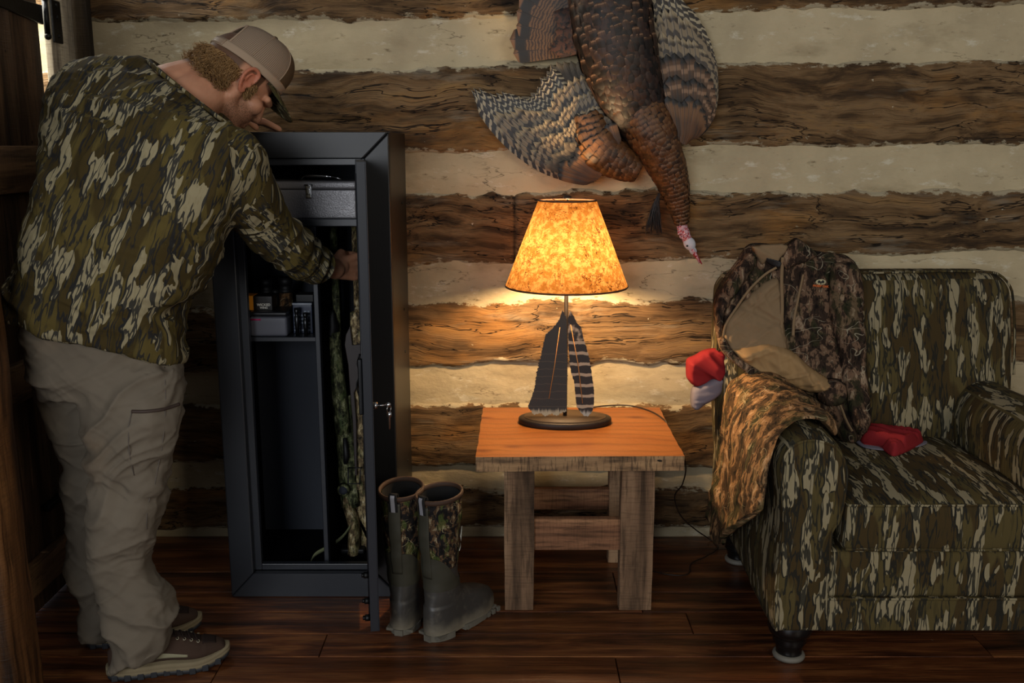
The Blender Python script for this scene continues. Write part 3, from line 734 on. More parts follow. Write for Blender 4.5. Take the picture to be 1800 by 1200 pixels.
# stag-head like mark on the orange end
b = MB(); cx_, cz_ = (x0+xm)/2, (z1+zt_)/2-.001; k = .0011
prism(b, [(cx_+k*a, cz_+k*c) for a, c in [(-1, -7), (1, -7), (2, -3), (4, 0), (2, 0), (3, 4), (6, 6), (5, 8), (2, 6), (1, 2), (0, 1), (-1, 3), (-3, 5), (-2, 8), (-4, 7), (-5, 3), (-3, 1), (-2, -2)]], ys+.0292, ys+.0299); obj('deer_mark', b, M_bk, am)
# camo binoculars upright behind
M_tc = timber_camo('timber_camo', 2.2); M_rub = plain('black_rubber', '#101011', .55)
bn = thing('binoculars', 'camo binoculars standing upright behind the ammunition carton', 'binoculars', (*P(485, 545, ys+.12)[:2], zs2))
for k, (px0, ptop) in enumerate(((468, 489), (502, 487))):
    c = P(px0, 500, ys+.13); zt2 = P(px0, ptop, ys+.13)[2]; b = MB()
    h = zt2-zs2; lathe(b, [(.0, 0), (.028, 0), (.029, .006), (.028, .05), (.021, h*.55), (.021, h*.72)], (c[0], c[1], zs2), 20); obj('barrel', b, M_tc, bn)
    b = MB(); lathe(b, [(0, h*.70), (.0225, h*.71), (.0225, h*.76), (.019, h*.78), (.019, h*.86), (.022, h*.87), (.022, h), (.016, h), (.015, h*.95), (0, h*.95)], (c[0], c[1], zs2), 20); obj('eyepiece', b, M_rub, bn)
b = MB(); c = P(485, 530, ys+.12); tube(b, [(c[0], c[1], zs2+.05), (c[0], c[1], zs2+.12)], .011, 14); ell(b, (c[0], c[1], zs2+.12), (.013, .013, .010), seg=12); obj('focus_hinge', b, M_rub, bn)
# blister pack of choke tubes and two loose tubes
x0, x1 = P(515, 560, ys+.05)[0], P(549, 560, ys+.05)[0]; zt3 = P(530, 532, ys+.05)[2]
bp = thing('blister_pack', 'black and blue printed pack standing beside the cabinet divider', 'package', ((x0+x1)/2, ys+.06, zs2))
b = MB(); rbox(b, (x0, ys+.05, zs2), (x1, ys+.075, zt3), .002, (4, 2, 6)); obj('pack_card', b, plain('navy_print', '#1b2740', .35), bp)
b = MB()
for r in range(6):
    for c_ in range(5):
        if (r*5+c_) % 4 != 3: box(b, (x0+.004+c_*.0105, ys+.0488, zs2+.008+r*.0115), (x0+.011+c_*.0105, ys+.0499, zs2+.0135+r*.0115))
obj('printed_blocks', b, plain('pale_print', '#8d98a5', .5), bp, smooth=False)
b = MB(); box(b, (x0, ys+.048, zt3-.006), (x1, ys+.0499, zt3-.001)); obj('top_edge', b, plain('pale_edge', '#b8bec6', .4), bp)
b = MB(); rbox(b, (x0+.003, ys+.085, zt3-.02), (x1-.001, ys+.14, P(530, 516, ys+.1)[2]), .003, (4, 4, 4)); rbox(b, (x0+.004, ys+.085, zs2), (x1-.002, ys+.14, zt3-.02), .003, (4, 4, 4))
tag(obj('black_case', b, M_rub), 'black case behind the navy blister pack on the cabinet shelf', 'case')
M_gun = plain('gunmetal', '#3b3c3e', .3, .9)
for k, (pxx, pt) in enumerate(((523, 541), (538, 549))):
    c = P(pxx, 585, ys+.02); zt4 = P(pxx, pt, ys+.02)[2]; h = zt4-zs2; r = .0075
    b = MB(); lathe(b, [(0, 0), (r*.86, 0), (r*.86, h*.3), (r, h*.32), (r, h*.7), (r*.8, h*.72), (r*.8, h*.8), (r, h*.82), (r, h), (r*.7, h), (r*.7, h*.8), (0, h*.8)], (c[0], c[1], zs2), 18)
    if k:
        for z in (.35, .5, .65): lathe(b, [(r*1.03, h*z), (r*1.03, h*z+.002)], (c[0], c[1], zs2), 18)
    tag(obj('choke_tube', b, M_gun), ['taller plain steel choke tube on the cabinet shelf', 'shorter ribbed steel choke tube beside the divider'][k], 'choke tube', 'choke tubes on the shelf')

# ---- long guns standing in the right bay
M_gc = timber_camo('green_gun_camo', 2.6, ('#1a1c14', '#464a33', '#777a54', '#a8a883'), .6, '#a9a884', '#4e6036', .5)
M_gb = timber_camo('brown_gun_camo', 2.8, ('#2a241b', '#6e5d42', '#a8946b', '#cfc09a'), .65, '#d2c7a4', '#5a6238', .4)
yg = -.30
G = lambda x, y, yy_=yg: PY(x, y, yy_)
def gpath(pts, yy_): return np.array([G(x, y, yy_) for x, y in pts])
sg = thing('shotgun', 'green camo shotgun standing muzzle up beside the cabinet divider', 'gun', (*G(620, 985)[:2], zfl))
yg = -.27
b = MB(); tube(b, gpath([(585, 395), (592, 560), (597, 690)], yg), [.0115, .012, .013], 14); obj('barrel', b, M_gc, sg)
b = MB(); tube(b, spline(gpath([(583, 590), (585, 575), (584, 562), (585, 545)], yg-.024), 12), [.020, .020, .019, .0185, .018, .017, .016, .015, .013, .011, .008, .004], 16); obj('magazine_cap', b, M_rub, sg)
b = MB(); pth = gpath([(586, 583), (590, 640), (597, 700), (603, 760)], yg-.022); tube(b, spline(pth, 16), np.interp(np.linspace(0, 1, 16), [0, .5, 1], [.0215, .026, .024]), 20); obj('forend', b, M_gc, sg)
b = MB(); pth = gpath([(601, 695), (607, 770), (612, 850), (616, 890)], yg); tube(b, spline(pth, 14), [.022]*10+[.021, .020, .019, .018], 16, ry=.030); obj('receiver', b, M_gc, sg)
b = MB(); pth = gpath([(610, 850), (612, 885), (622, 920), (622, 992)], yg); tube(b, spline(pth, 20), np.interp(np.linspace(0, 1, 20), [0, .2, .45, 1], [.018, .019, .036, .040]), 18, ry=np.interp(np.linspace(0, 1, 20), [0, 1], [.018, .022])); obj('stock', b, M_gb, sg)
b = MB(); c = G(622, 992, yg); rbox(b, (c[0]-.040, c[1]-.022, zfl), (c[0]+.040, c[1]+.022, zfl+.018), .006, (6, 4, 2)); obj('recoil_pad', b, M_rub, sg)
b = MB(); a = gpath([(601, 716), (604, 760)], yg-.034); w_ = V3(.009, 0, 0)
tube(b, [a[0]-w_, a[0]+w_, a[1]+w_, a[1]-w_, a[0]-w_], .0025, 8); obj('bolt_slot', b, M_chrome, sg)
b = MB(); tube(b, gpath([(606, 770), (609, 800), (607, 815)], yg-.036), [.006, .010, .006], 10); obj('trigger_guard', b, M_rub, sg)
b = MB(); c = G(603, 862, yg-.045); lathe(b, [(0, 0), (.0145, 0), (.019, .001), (.020, .004), (.020, .02), (0, .02)], (0, 0, 0), 24, R=rotm((1, 0, 0), -90)); xform(b, None, c); sw = obj('swivel_disc', b, M_gc, sg)
b = MB(); lathe(b, [(0, -.0015), (.0135, -.0015), (.0135, .001), (0, .001)], (0, 0, 0), 24, R=rotm((1, 0, 0), -90)); xform(b, None, c); obj('disc_face', b, M_lin, sw)
b = MB(); sp = spline([G(616, 925, -.31), G(600, 945, -.33), G(575, 962, -.345), G(553, 975, -.36), G(544, 992, -.37)], 24)
P_ = []
for k in range(24):
    w_ = V3(0.001, 0, .007)*(1 if k < 12 else 1-.0*k); P_.append([sp[k]-w_, sp[k]+w_, sp[k]+w_+V3(0, .002, 0), sp[k]-w_+V3(0, .002, 0)])
grid(b, np.array(P_), cv=True, caps=True); obj('sling', b, plain('olive_webbing', '#6f7350', .85), sg)
ri = thing('rifle', 'brown camo long gun with cut-out stock leaning by the open door', 'gun', (*G(640, 985)[:2], zfl))
yr = -.31
b = MB(); tube(b, gpath([(622, 395), (628, 560)], yr), [.008, .009], 12); ba = obj('barrel', b, M_gb, ri)
b = MB(); tube(b, gpath([(630, 395), (636, 560)], yr-.004), [.004, .004], 8); obj('rib', b, M_gb, ba)
b = MB(); prism(b, wpoly([(616, 548), (632, 548), (636, 600), (638, 650), (640, 760), (640, 860), (628, 860), (621, 700), (618, 620), (617, 600)], yr-.01), yr-.02, yr+.012); obj('receiver', b, M_gb, ri, bevel=.004, smooth=False)
b = MB(); prism(b, wpoly([(616, 572), (608, 588), (606, 606), (612, 640), (615, 680), (620, 740), (624, 835), (628, 835), (627, 740), (623, 690), (632, 670), (640, 640), (642, 600), (636, 578), (634, 596), (632, 605), (620, 606), (618, 590)], yr-.03), yr-.034, yr-.024); obj('stock_frame', b, plain('brown_metal', '#2d2320', .5), ri, bevel=.002, smooth=False)
b = MB(); tube(b, spline(gpath([(634, 640), (640, 700), (640, 780), (643, 860)], yr), 16), [.012]*5+[.016]*6+[.014]*5, 14); obj('stock', b, M_gb, ri)
b = MB(); prism(b, wpoly([(612, 880), (625, 862), (648, 838), (668, 838), (672, 990), (630, 990), (636, 925), (612, 905)], -.24), -.26, -.21); obj('butt', b, M_gb, ri, bevel=.012, smooth=False)
b = MB(); tube(b, spline(gpath([(632, 622), (628, 640), (634, 655), (627, 676), (632, 700)], yr-.04), 20), .0022, 8); obj('sling_swivel', b, M_iron, ri)
b = MB(); a = gpath([(612, 822), (634, 822), (632, 850), (612, 850), (612, 822)], yr-.036); tube(b, a, .0025, 8); obj('trigger_guard', b, M_iron, ri)
# ---------------------------------------------------------------- end table
ztop = .506
fl_, fr_ = PZ(837, 803, ztop), PZ(1203, 801, ztop); bl_, br_ = PZ(849, 716, ztop), PZ(1158, 716, ztop)
tc = (fl_+fr_+bl_+br_)/4
tbl = thing('end_table', 'reclaimed barn wood end table with orange pine top under the lamp', 'table', (tc[0], tc[1], 0))
mt = Mt('orange_pine_top'); p = mt.co(); nn = mt.geo('Normal')
g = mt.map(p, sc=(1, 5, 1)); w = mt.wave(mt.vmath('ADD', g, mt.vmath('SCALE', mt.noise(p, 3, 2, col=True), .5)), 1.3, 9, 3, .8, 'Y')
c = mt.mix('#80461c', '#a0642c', mt.noise(g, 4, 4)); c = mt.mix(c, '#4a2409', mt.math('MULTIPLY', mt.step(w, .6, .95), .28))
kn = mt.vor(mt.map(p, sc=(1, 1.9, 0)), 4.6, 'F1'); c = mt.mix(c, '#5e2a0e', mt.math('MULTIPLY', mt.step(kn, .22, .04), .85))
pit = mt.step(mt.noise(mt.map(p, sc=(9, 90, 1)), 4, 3), .60, .68); c = mt.mix(c, '#5c3010', mt.math('MULTIPLY', pit, .4))
top_up = mt.step(mt.sep(nn)[2], .4, .7)
saw = mt.noise(mt.map(p, sc=(6, 1, .7), rot=(0, .5, 0)), 28, 3, .6); side = mt.ramp(mt.noise(mt.map(p, sc=(1, 1, 6)), 9, 5, .6), [(.3, '#4a3826'), (.5, '#8f6f4e'), (.7, '#ab8961')])
side = mt.mix(side, '#1d140c', mt.math('MULTIPLY', mt.step(saw, .5, .62), .55)); side = mt.mix(side, '#0c0805', mt.step(mt.noise(mt.map(p, sc=(1, 1, 3)), 16, 2), .72, .75))
c = mt.mix(side, c, top_up); mt.set(c, mt.math('SUBTRACT', .8, mt.math('MULTIPLY', top_up, .42)), spec=.4); mt.bump(mt.math('ADD', saw, mt.noise(p, 60, 3)), .25, .002)
b = MB(); th = .044
nxx, nyy = 60, 40
def slab(V):
    u = (V[:, 0]); v = V[:, 1]
    # map unit square to the slab outline with wavy sides
    o = np.zeros_like(V); A = fl_[None, :2]*((1-u)*(1-v))[:, None]+fr_[None, :2]*(u*(1-v))[:, None]+br_[None, :2]*(u*v)[:, None]+bl_[None, :2]*((1-u)*v)[:, None]
    o[:, :2] = A; q = np.stack([A[:, 0], A[:, 1], A[:, 0]*0], 1)
    o[:, 0] += .004*fbm(q, (5, 12, 1), 3, seed=3)*np.abs(u-.5)*2; o[:, 1] += .002*fbm(q, (9, 3, 1), 3, seed=4)*(1-v)
    o[:, 2] = ztop-th+V[:, 2]; return o
b0 = MB(); rbox(b0, (0, 0, 0), (1, 1, 1), .001, (60, 40, 4)); V = b0.v[0]; V = V.copy()
# sharp-ish edges: rounding in slab space is done with a bevel
Vn = np.round(V, 4); V[:, 2] = V[:, 2]*th
b.add(slab(V), b0.f)
me_top = obj('tabletop', b, mt.m, tbl, smooth=True, auto=35)
M_leg = mat_barn('rough_sawn_leg', 2, ('#33261b', '#7a5f48', '#a08264'), .8, .22)
M_str = mat_barn('rough_sawn_stretcher', 0, ('#3a281b', '#855d43', '#a67b58'), 1.2, .2)
M_sap = mat_barn('leg_side_wood', 2, ('#4a2c14', '#8a5a30', '#a8743f'), 1.2, .1)
def leg(x0, x1, y0, y1, skew=0):
    b = MB(); rbox(b, (0, 0, 0), (1, 1, 1), .002, (4, 4, 30)); V = b.v[0].copy()
    w0 = x1-x0; d0 = y1-y0; q = V.copy()
    X = x0+V[:, 0]*w0+skew*(1-V[:, 2]); Y = y0+V[:, 1]*d0; Z = V[:, 2]*(ztop-th)
    n = fbm(np.stack([X*0+x0*9, Y*0, Z], 1), (1, 1, 9), 3); X = X+.0022*n*(V[:, 0]-.5)*2
    ch = .008*(V[:, 2] < .001); X = X-np.sign(V[:, 0]-.5)*ch*(np.abs(V[:, 0]-.5) > .4)
    b.v[0] = np.stack([X, Y, Z], 1); return b
yf_ = PZ(910, 1072, 0)[1]; yb_ = yf_+.34
lx0, lx1 = PZ(887, 1072, 0)[0], PZ(938, 1072, 0)[0]; rx0, rx1 = PZ(1087, 1068, 0)[0], PZ(1143, 1068, 0)[0]
for (a, bb) in ((lx0, lx1), (rx0, rx1)):
    for (y0, y1) in ((yf_, yf_+.05), (yb_, yb_+.05)):
        obj('leg', leg(a, bb, y0, y1), M_leg, tbl, auto=40, bevel=.0025)
zs_t, zs_b = PY(1010, 913, yf_+.01)[2], PY(1010, 967, yf_+.01)[2]
b = MB(); box(b, (lx1-.001, yf_+.012, zs_b), (rx0+.001, yf_+.04, zs_t)); obj('stretcher', b, M_str, tbl, smooth=False, bevel=.002)
b = MB(); box(b, (lx1-.001, yb_+.012, zs_b-.005), (rx0+.001, yb_+.04, zs_t-.03)); obj('stretcher', b, M_str, tbl, smooth=False, bevel=.002)

# ---------------------------------------------------------------- lamp
lc = PZ(993, 737, ztop+.01); lc[2] = ztop
lx, ly = lc[0], lc[1]
lamp = thing('table_lamp', 'feather-cutout metal table lamp with glowing leaf paper shade', 'lamp', lc)
M_br = plain('dark_bronze_metal', '#2a211b', .5, .4, .5, .3, 300)
rx_ = (PY(1075, 740, ly)[0]-PY(912, 740, ly)[0])/2
M_base = plain('brown_lamp_base', '#5a4630', .55, 0, .4, .2, 200, .4, 20)
b = MB(); lathe(b, [(0, .0), (1, 0), (1.0, .003), (1.0, .016), (.985, .019)], (lx, ly, ztop), 64, sx=rx_, sy=rx_*.62); 
b = MB(); a = [(0, 0), (rx_*.98, 0), (rx_, .003), (rx_, .015), (rx_*.985, .018), (rx_*.90, .020), (0, .0215)]
lathe(b, a, (lx, ly, ztop), 64, sy=.60); o = obj('base', b, [M_br], lamp)
b = MB(); lathe(b, [(rx_*.885, .0195), (rx_*.88, .0222), (0, .0235)], (lx, ly, ztop), 64, sy=.58); obj('base_top', b, M_base, lamp)
zsb = PY(996, 502, ly)[2]; zst = PY(996, 352, ly)[2]
b = MB(); tube(b, [(lx, ly, ztop+.02), (lx, ly, zsb+.03)], [.0065, .0065], 12); tube(b, [(lx, ly, zsb-.03), (lx, ly, zsb+.05)], [.0105, .0105], 14); obj('stem', b, M_br, lamp)
def fz(px, py): return PY(px, py, ly-.012)
def ragged(pts, amp, seed, n=150):
    """feather outline with torn barbs"""
    r = random.Random(seed); p = np.array([fz(*q)[[0, 2]] for q in pts]); p = np.vstack([p, p[:1]])
    q = []; L = np.r_[0, np.cumsum(np.linalg.norm(np.diff(p, axis=0), axis=1))]
    s = np.linspace(0, L[-1], n, endpoint=False)
    P = np.stack([np.interp(s, L, p[:, 0]), np.interp(s, L, p[:, 1])], 1); c = P.mean(0)
    for k in range(n):
        d = P[k]-c; d /= np.linalg.norm(d)+1e-9
        P[k] += d*amp*(((k*.37) % 1)*1.0-.3)*(.4+r.random())
    return [tuple(x) for x in P]
def fmat(name, base, bar, tip, nb, z0, z1, wid, ztip):
    m = Mt(name); p = m.co('Object'); pz = m.sep(p)
    u = m.n('ShaderNodeMapRange'); m.put(u.inputs[0], pz[2]); u.inputs[1].default_value = z0; u.inputs[2].default_value = z1
    t = m.math('ADD', u.outputs[0], m.math('MULTIPLY', m.noise(p, 40, 2), .05))
    fr = m.math('FRACT', m.math('MULTIPLY', t, nb)); band = m.math('MULTIPLY', m.step(fr, .5-wid, .5-wid+.06), m.step(fr, .5+wid, .5+wid-.06))
    c = m.mix(base, bar, band); tt = m.step(m.math('ADD', pz[2], m.math('MULTIPLY', m.noise(m.map(p, sc=(60, 1, 3)), 3, 2), .03)), ztip+.022, ztip+.008)
    c = m.mix(c, tip, tt); m.set(c, .55, spec=.4); return m.m
zb_ = ztop+.026
M_f1 = fmat('charcoal_painted_feather', '#33312f', '#6b5a48', '#b7a78c', 9, zb_, zb_+.22, .045, zb_+.017)
M_f2 = fmat('barred_painted_feather', '#2b2624', '#b09c84', '#b5aca0', 6.5, zb_+.02, zb_+.245, .17, zb_+.013)
o1 = ragged([(988, 545), (984, 560), (976, 572), (959, 589), (950, 630), (944, 656), (939, 686), (934, 700), (928, 714), (938, 728), (950, 725), (958, 731), (970, 726), (978, 730), (988, 724), (996, 722), (996, 690), (997, 600), (996, 560)], .006, 3, 230)
b = MB(); prism(b, o1, ly-.013, ly-.010); f1 = obj('metal_feather', b, M_f1, lamp, smooth=False); f1['label'] = 'broad charcoal feather'
o2 = ragged([(1002, 545), (1010, 559), (1014, 568), (1021, 574), (1027, 600), (1034, 622), (1040, 656), (1044, 686), (1044, 709), (1041, 722), (1034, 731), (1026, 730), (1020, 722), (1014, 715), (1012, 700), (1009, 668), (1004, 655), (1002, 640), (999, 600), (998, 560)], .004, 5)
b = MB(); prism(b, o2, ly-.015, ly-.012); f2 = obj('metal_feather', b, M_f2, lamp, smooth=False); f2['label'] = 'narrow barred feather'
M_q = plain('painted_quill', '#b9824a', .5)
b = MB(); tube(b, [fz(984, 575)-V3(0, .003, 0), fz(975, 640)-V3(0, .003, 0), fz(965, 700)-V3(0, .003, 0)], [.0009, .0015, .001], 8); obj('quill', b, M_q, f1)
b = MB(); tube(b, [fz(1003, 570)-V3(0, .005, 0), fz(1016, 640)-V3(0, .005, 0), fz(1024, 708)-V3(0, .005, 0)], [.001, .0016, .001], 8); obj('quill', b, M_q, f2)
# shade
ms = Mt('leaf_paper_shade'); p = ms.co()
def fib(sc, loc, w): return ms.step(ms.math('ABSOLUTE', ms.math('SUBTRACT', ms.noise(ms.map(p, sc=sc, loc=loc), 9, 3, .6, 1.2), .5)), w, w*.3)
fb = ms.math('MAXIMUM', fib((2, 2, 1), (0, 0, 0), .012), fib((1, 1, 2.2), (5, 5, 2), .010)); fb = ms.math('MAXIMUM', fb, fib((2.5, 2.5, 2.2), (1, 8, 2), .010))
fb = ms.math('MULTIPLY', fb, ms.step(ms.noise(p, 26, 2), .46, .56))
v1 = ms.step(ms.vor(ms.map(p, sc=(1.3, 1.3, .22), rot=(.5, .35, 0)), 30, 'F1'), .055, .03)
v2 = ms.step(ms.vor(ms.map(p, sc=(1.6, 1.6, .25), rot=(-.9, -1.0, .3), loc=(3, 3, 3)), 30, 'F1'), .055, .03)
cl = ms.noise(p, 60, 5, .7)
tc_ = ms.mix('#40290f', '#5a3e22', ms.step(cl, .42, .62)); tc_ = ms.mix(tc_, '#1c0c03', ms.math('MULTIPLY', ms.math('MAXIMUM', fb, ms.math('MULTIPLY', v2, .9)), .8)); tc_ = ms.mix(tc_, '#0c0501', ms.math('MULTIPLY', v1, .75))
tr = ms.n('ShaderNodeBsdfTranslucent'); ms.put(tr.inputs[0], tc_); df = ms.n('ShaderNodeBsdfDiffuse'); ms.put(df.inputs[0], tc_)
mx = ms.n('ShaderNodeMixShader'); mx.inputs[0].default_value = .30; ms.t.links.new(tr.outputs[0], mx.inputs[1]); ms.t.links.new(df.outputs[0], mx.inputs[2]); ms.t.links.new(mx.outputs[0], ms.out.inputs[0])
rb_ = (PY(1104, 500, ly)[0]-PY(889, 500, ly)[0])/2; rt_ = (PY(1046, 354, ly)[0]-PY(944, 354, ly)[0])/2
b = MB(); a = np.linspace(0, 2*math.pi, 96, endpoint=False); tt = np.linspace(0, 1, 24)
P = np.array([[[lx+(rb_+(rt_-rb_)*s)*math.cos(q), ly+(rb_+(rt_-rb_)*s)*math.sin(q), zsb+(zst-zsb)*s] for q in a] for s in tt]); grid(b, P, cv=True)
sh = obj('lamp_shade', b, ms.m, lamp)
for r_, z in ((rb_, zsb), (rt_, zst)):
    b = MB(); tube(b, [(lx+r_*math.cos(q), ly+r_*math.sin(q), z) for q in np.linspace(0, 2*math.pi, 97)], .0016 if r_ > .1 else .002, 8, caps=False, ry=.003)
    obj('shade_trim', b, plain('shade_binding', '#4a2c12', .7), sh)
b = MB()
for q in (0, 2.09, 4.19): tube(b, [(lx, ly, zst-.012), (lx+rt_*math.cos(q), ly+rt_*math.sin(q), zst)], .0012, 6)
tube(b, [(lx, ly, zsb+.16), (lx, ly, zst+.006)], .002, 8); obj('spider', b, M_br, sh)
b = MB(); lathe(b, [(0, 0), (.012, 0), (.0135, .004), (.0125, .008), (.006, .011), (0, .012)], (lx, ly, zst+.004), 20); obj('finial', b, M_br, lamp)
zbulb = zsb+.085
b = MB(); lathe(b, [(0, -.05), (.012, -.05), (.013, -.03), (.022, -.012), (.029, .008), (.026, .026), (.013, .037), (0, .04)], (lx, ly, zbulb), 24)
mbulb = Mt('lit_bulb_glass'); mbulb.set('#fff0d0', .4); mbulb.b.inputs['Emission Color'].default_value = (1, .66, .34, 1); mbulb.b.inputs['Emission Strength'].default_value = 900; obj('bulb', b, mbulb.m, lamp)
b = MB(); tube(b, [(lx, ly, zsb+.02), (lx, ly, zbulb-.045)], .013, 14); obj('socket', b, M_br, lamp)
# cord over the back of the table, down to the floor
cp = [PZ(1010, 728, ztop+.004), PZ(1040, 716, ztop+.004), PZ(1100, 712, ztop+.004), PZ(1140, 721, ztop+.004), PZ(1168, 738, ztop+.004)]
cp += [PY(1176, 752, -.30), PY(1204, 810, -.28), PY(1200, 850, -.20), PY(1186, 872, -.16), PY(1196, 905, -.15), PY(1222, 930, -.12), PZ(1248, 948, .004)]
cp += [PZ(1262, 962, .004), PZ(1240, 978, .004), PZ(1215, 990, .004), PZ(1210, 1008, .004), PZ(1190, 1011, .004), PZ(1150, 1004, .004), PZ(1100, 985, .004)]
b = MB(); tube(b, spline(cp, 160), .0024, 8); tag(obj('lamp_cord', b, plain('brown_cord', '#2c1d12', .5)), 'thin brown lamp cord running off the table down to the floor', 'cord')
# ---------------------------------------------------------------- rubber boots
M_brub = Mt('dusty_rubber'); p = M_brub.co(); z = M_brub.sep(p)[2]
dz = M_brub.math('ADD', z, M_brub.math('MULTIPLY', M_brub.noise(p, 20, 4), .06))
c = M_brub.mix('#3a3835', '#857d6b', M_brub.math('MULTIPLY', M_brub.step(dz, .095, .03), .9)); c = M_brub.mix(c, '#6a6458', M_brub.math('MULTIPLY', M_brub.step(M_brub.noise(p, 25, 5, .7), .5, .75), .45))
M_brub.set(c, .42, spec=.5); M_brub.bump(M_brub.noise(p, 60, 3), .2, .002); M_brub = M_brub.m
M_neo = plain('olive_rubber_panel', '#3d3b30', .6, 0, .35, .2, 300, .3, 30)
M_bcam = timber_camo('boot_camo', 2.6, ('#100f0f', '#1d1a1a', '#55402d', '#8f8166'), .8, '#c9bd92', '#4f5a2a', .55)
M_redl = plain('boot_binding', '#3b2618', .75); M_in = plain('boot_lining', '#0c0b0b', .95); M_refl = plain('reflective_tape', '#9a9aa0', .35, .2)
def boot_rings(H):
    """(z, centre x, half length, half width); x points to the toe"""
    return [(.0, .085, .128, .044), (.012, .085, .140, .050), (.030, .085, .143, .051), (.05, .083, .142, .049), (.072, .075, .134, .047), (.090, .058, .116, .045), (.108, .033, .088, .044),
            (.125, .015, .068, .044), (.15, .006, .057, .045), (.19, .003, .054, .047), (.25, .002, .060, .053), (.31, .002, .065, .058), (H, .002, .068, .061)]
def boot_at(z, a, H, off=0):
    R = np.array(boot_rings(H)); cx = np.interp(z, R[:, 0], R[:, 1]); hl = np.interp(z, R[:, 0], R[:, 2])+off; hw = np.interp(z, R[:, 0], R[:, 3])+off
    c, s = math.cos(a), math.sin(a); e = .82 if z < .1 else 1
    x = cx+hl*math.copysign(abs(c)**e, c); y = hw*math.copysign(abs(s)**e, s)
    # foot shape: narrow waist, wide ball
    if z < .11: y *= 1-.16*math.exp(-((x-.05)/.05)**2)*(1-z/.11)+.06*math.exp(-((x-.14)/.05)**2)
    return x, y
def make_boot(label, loc, yaw, lean, H):
    bt = thing('rubber_boot', label, 'boot', loc, 'pair of tall rubber boots')
    R = (Matrix.Translation(loc) @ Matrix.Rotation(yaw, 4, 'Z') @ Matrix.Rotation(lean, 4, 'Y'))
    tilt = lambda x, z: z-.10*max(0, x*0)   # level top
    def surf(z0, z1, nz, off, a0=0, a1=2*math.pi, na=72, closed=True, topslope=0, zf=None):
        A = np.linspace(a0, a1, na, endpoint=not closed); P = np.zeros((nz, na, 3))
        for j, a in enumerate(A):
            lo, hi = (z0, z1) if zf is None else zf(a)
            for i, z in enumerate(np.linspace(lo, hi, nz)):
                x, y = boot_at(min(z, H), a, H, off); zz = z+topslope*math.cos(a)*max(0, (z-.2))/(H-.2)
                P[i, j] = (x, y, zz)
        sh = P.reshape(-1, 3); w = .0035*fbm(sh, (10, 10, 26), 3, seed=int(yaw*10) % 7)*np.clip((sh[:, 2]-.10)/.05, 0, 1)*(H-sh[:, 2] > .02)
        sh[:, 0] += w*sh[:, 0]/.06; sh[:, 1] += w*sh[:, 1]/.05
        return sh.reshape(P.shape) 
    def wr(P): return P @ np.array(R.to_3x3()).T+np.array(R.translation)
    ts = .006
    b = MB(); P = surf(.012, .215, 46, 0); grid(b, wr(P), cv=True); P2 = surf(.205, .215, 2, -.004); 
    obj('rubber_foot', b, M_brub, bt, recalc=False)
    b = MB(); P = surf(.17, H, 40, -.0012, topslope=ts); grid(b, wr(P), cv=True); obj('camo_shaft', b, M_bcam, bt, recalc=False)
    b = MB(); P = surf(.14, H-.004, 20, -.0065, topslope=ts)[::-1]; grid(b, wr(P), cv=True); obj('lining', b, M_in, bt, recalc=False)
    # rear pull panel and shaped overlay
    b = MB(); P = surf(.19, H-.012, 30, .0018, math.pi-.30, math.pi+.30, 10, False, ts); grid(b, wr(P)); so = b
    s = b; obj('heel_strip', s, M_neo, bt, recalc=False).modifiers.new('s', 'SOLIDIFY').thickness = .0015
    b = MB(); P = surf(0, 0, 12, .0012, zf=lambda a: (.15, .178+.085*(.5-.5*math.cos(a))**2+.010*math.cos(3*a))); grid(b, wr(P), cv=True); obj('rubber_collar', b, M_neo, bt, recalc=False)
    # top binding
    b = MB(); A = np.linspace(0, 2*math.pi, 73); pts = []
    for a in A: x, y = boot_at(H, a, H, 0); pts.append((x, y, H+ts*math.cos(a)))
    tube(b, wr(np.array(pts)), .0045, 8, caps=False, ry=.008); obj('binding', b, M_redl, bt)
    # pull loop with reflective tape, at the back
    x, y = boot_at(H, math.pi, H, 0); zz = H-ts
    lp = [(x-.003, y, zz-.035), (x-.006, y, zz-.01), (x-.008, y, zz+.010), (x-.001, y, zz+.020), (x+.008, y, zz+.014), (x+.011, y, zz-.015)]
    sp = spline(lp, 24); b = MB(); P = np.array([[q+V3(0, -.012, 0), q+V3(0, .012, 0)] for q in sp]); grid(b, wr(P)); o = obj('pull_loop', b, M_in, bt, recalc=False); o.modifiers.new('s', 'SOLIDIFY').thickness = .0022
    b = MB(); P = np.array([[q+V3(-.0025, -.006, 0), q+V3(-.0025, .006, 0)] for q in sp[:13]]); grid(b, wr(P)); o2 = obj('reflective_strip', b, M_refl, o, recalc=False)
    # sole with heel and lugs
    b = MB()
    for (xa, xb) in ((-.060, .012), (.055, .225)):
        xs_ = np.linspace(xa, xb, 26); L = []
        for x_ in xs_:
            u = np.clip((x_-.085)/.143, -.999, .999); hwid = .053*(1-abs(u)**2.6)**.5*(1-.14*math.exp(-((x_-.04)/.03)**2))
            L.append(max(.012, hwid))
        poly = [(x_, l) for x_, l in zip(xs_, L)]+[(x_, -l) for x_, l in zip(xs_[::-1], L[::-1])]
        prism(b, poly, 0.0 if xa < 0 else .002, .018, axes=(0, 1, 2))
    prism(b, [(-.05, .04), (.21, .04), (.21, -.04), (-.05, -.04)], .010, .018, axes=(0, 1, 2))
    for x_ in np.linspace(.07, .21, 7):
        for s in (-1, 1): box(b, (x_-.006, s*.046-.004, 0), (x_+.006, s*.046+.004, .014))
    xform(b, np.array(R.to_3x3()), np.array(R.translation)); obj('sole', b, plain('sole_rubber', '#6d685c', .8, 0, .4, .3, 80, .4, 30), bt, smooth=False, bevel=.003)
    # white outline badge on the outer side
    return bt, R
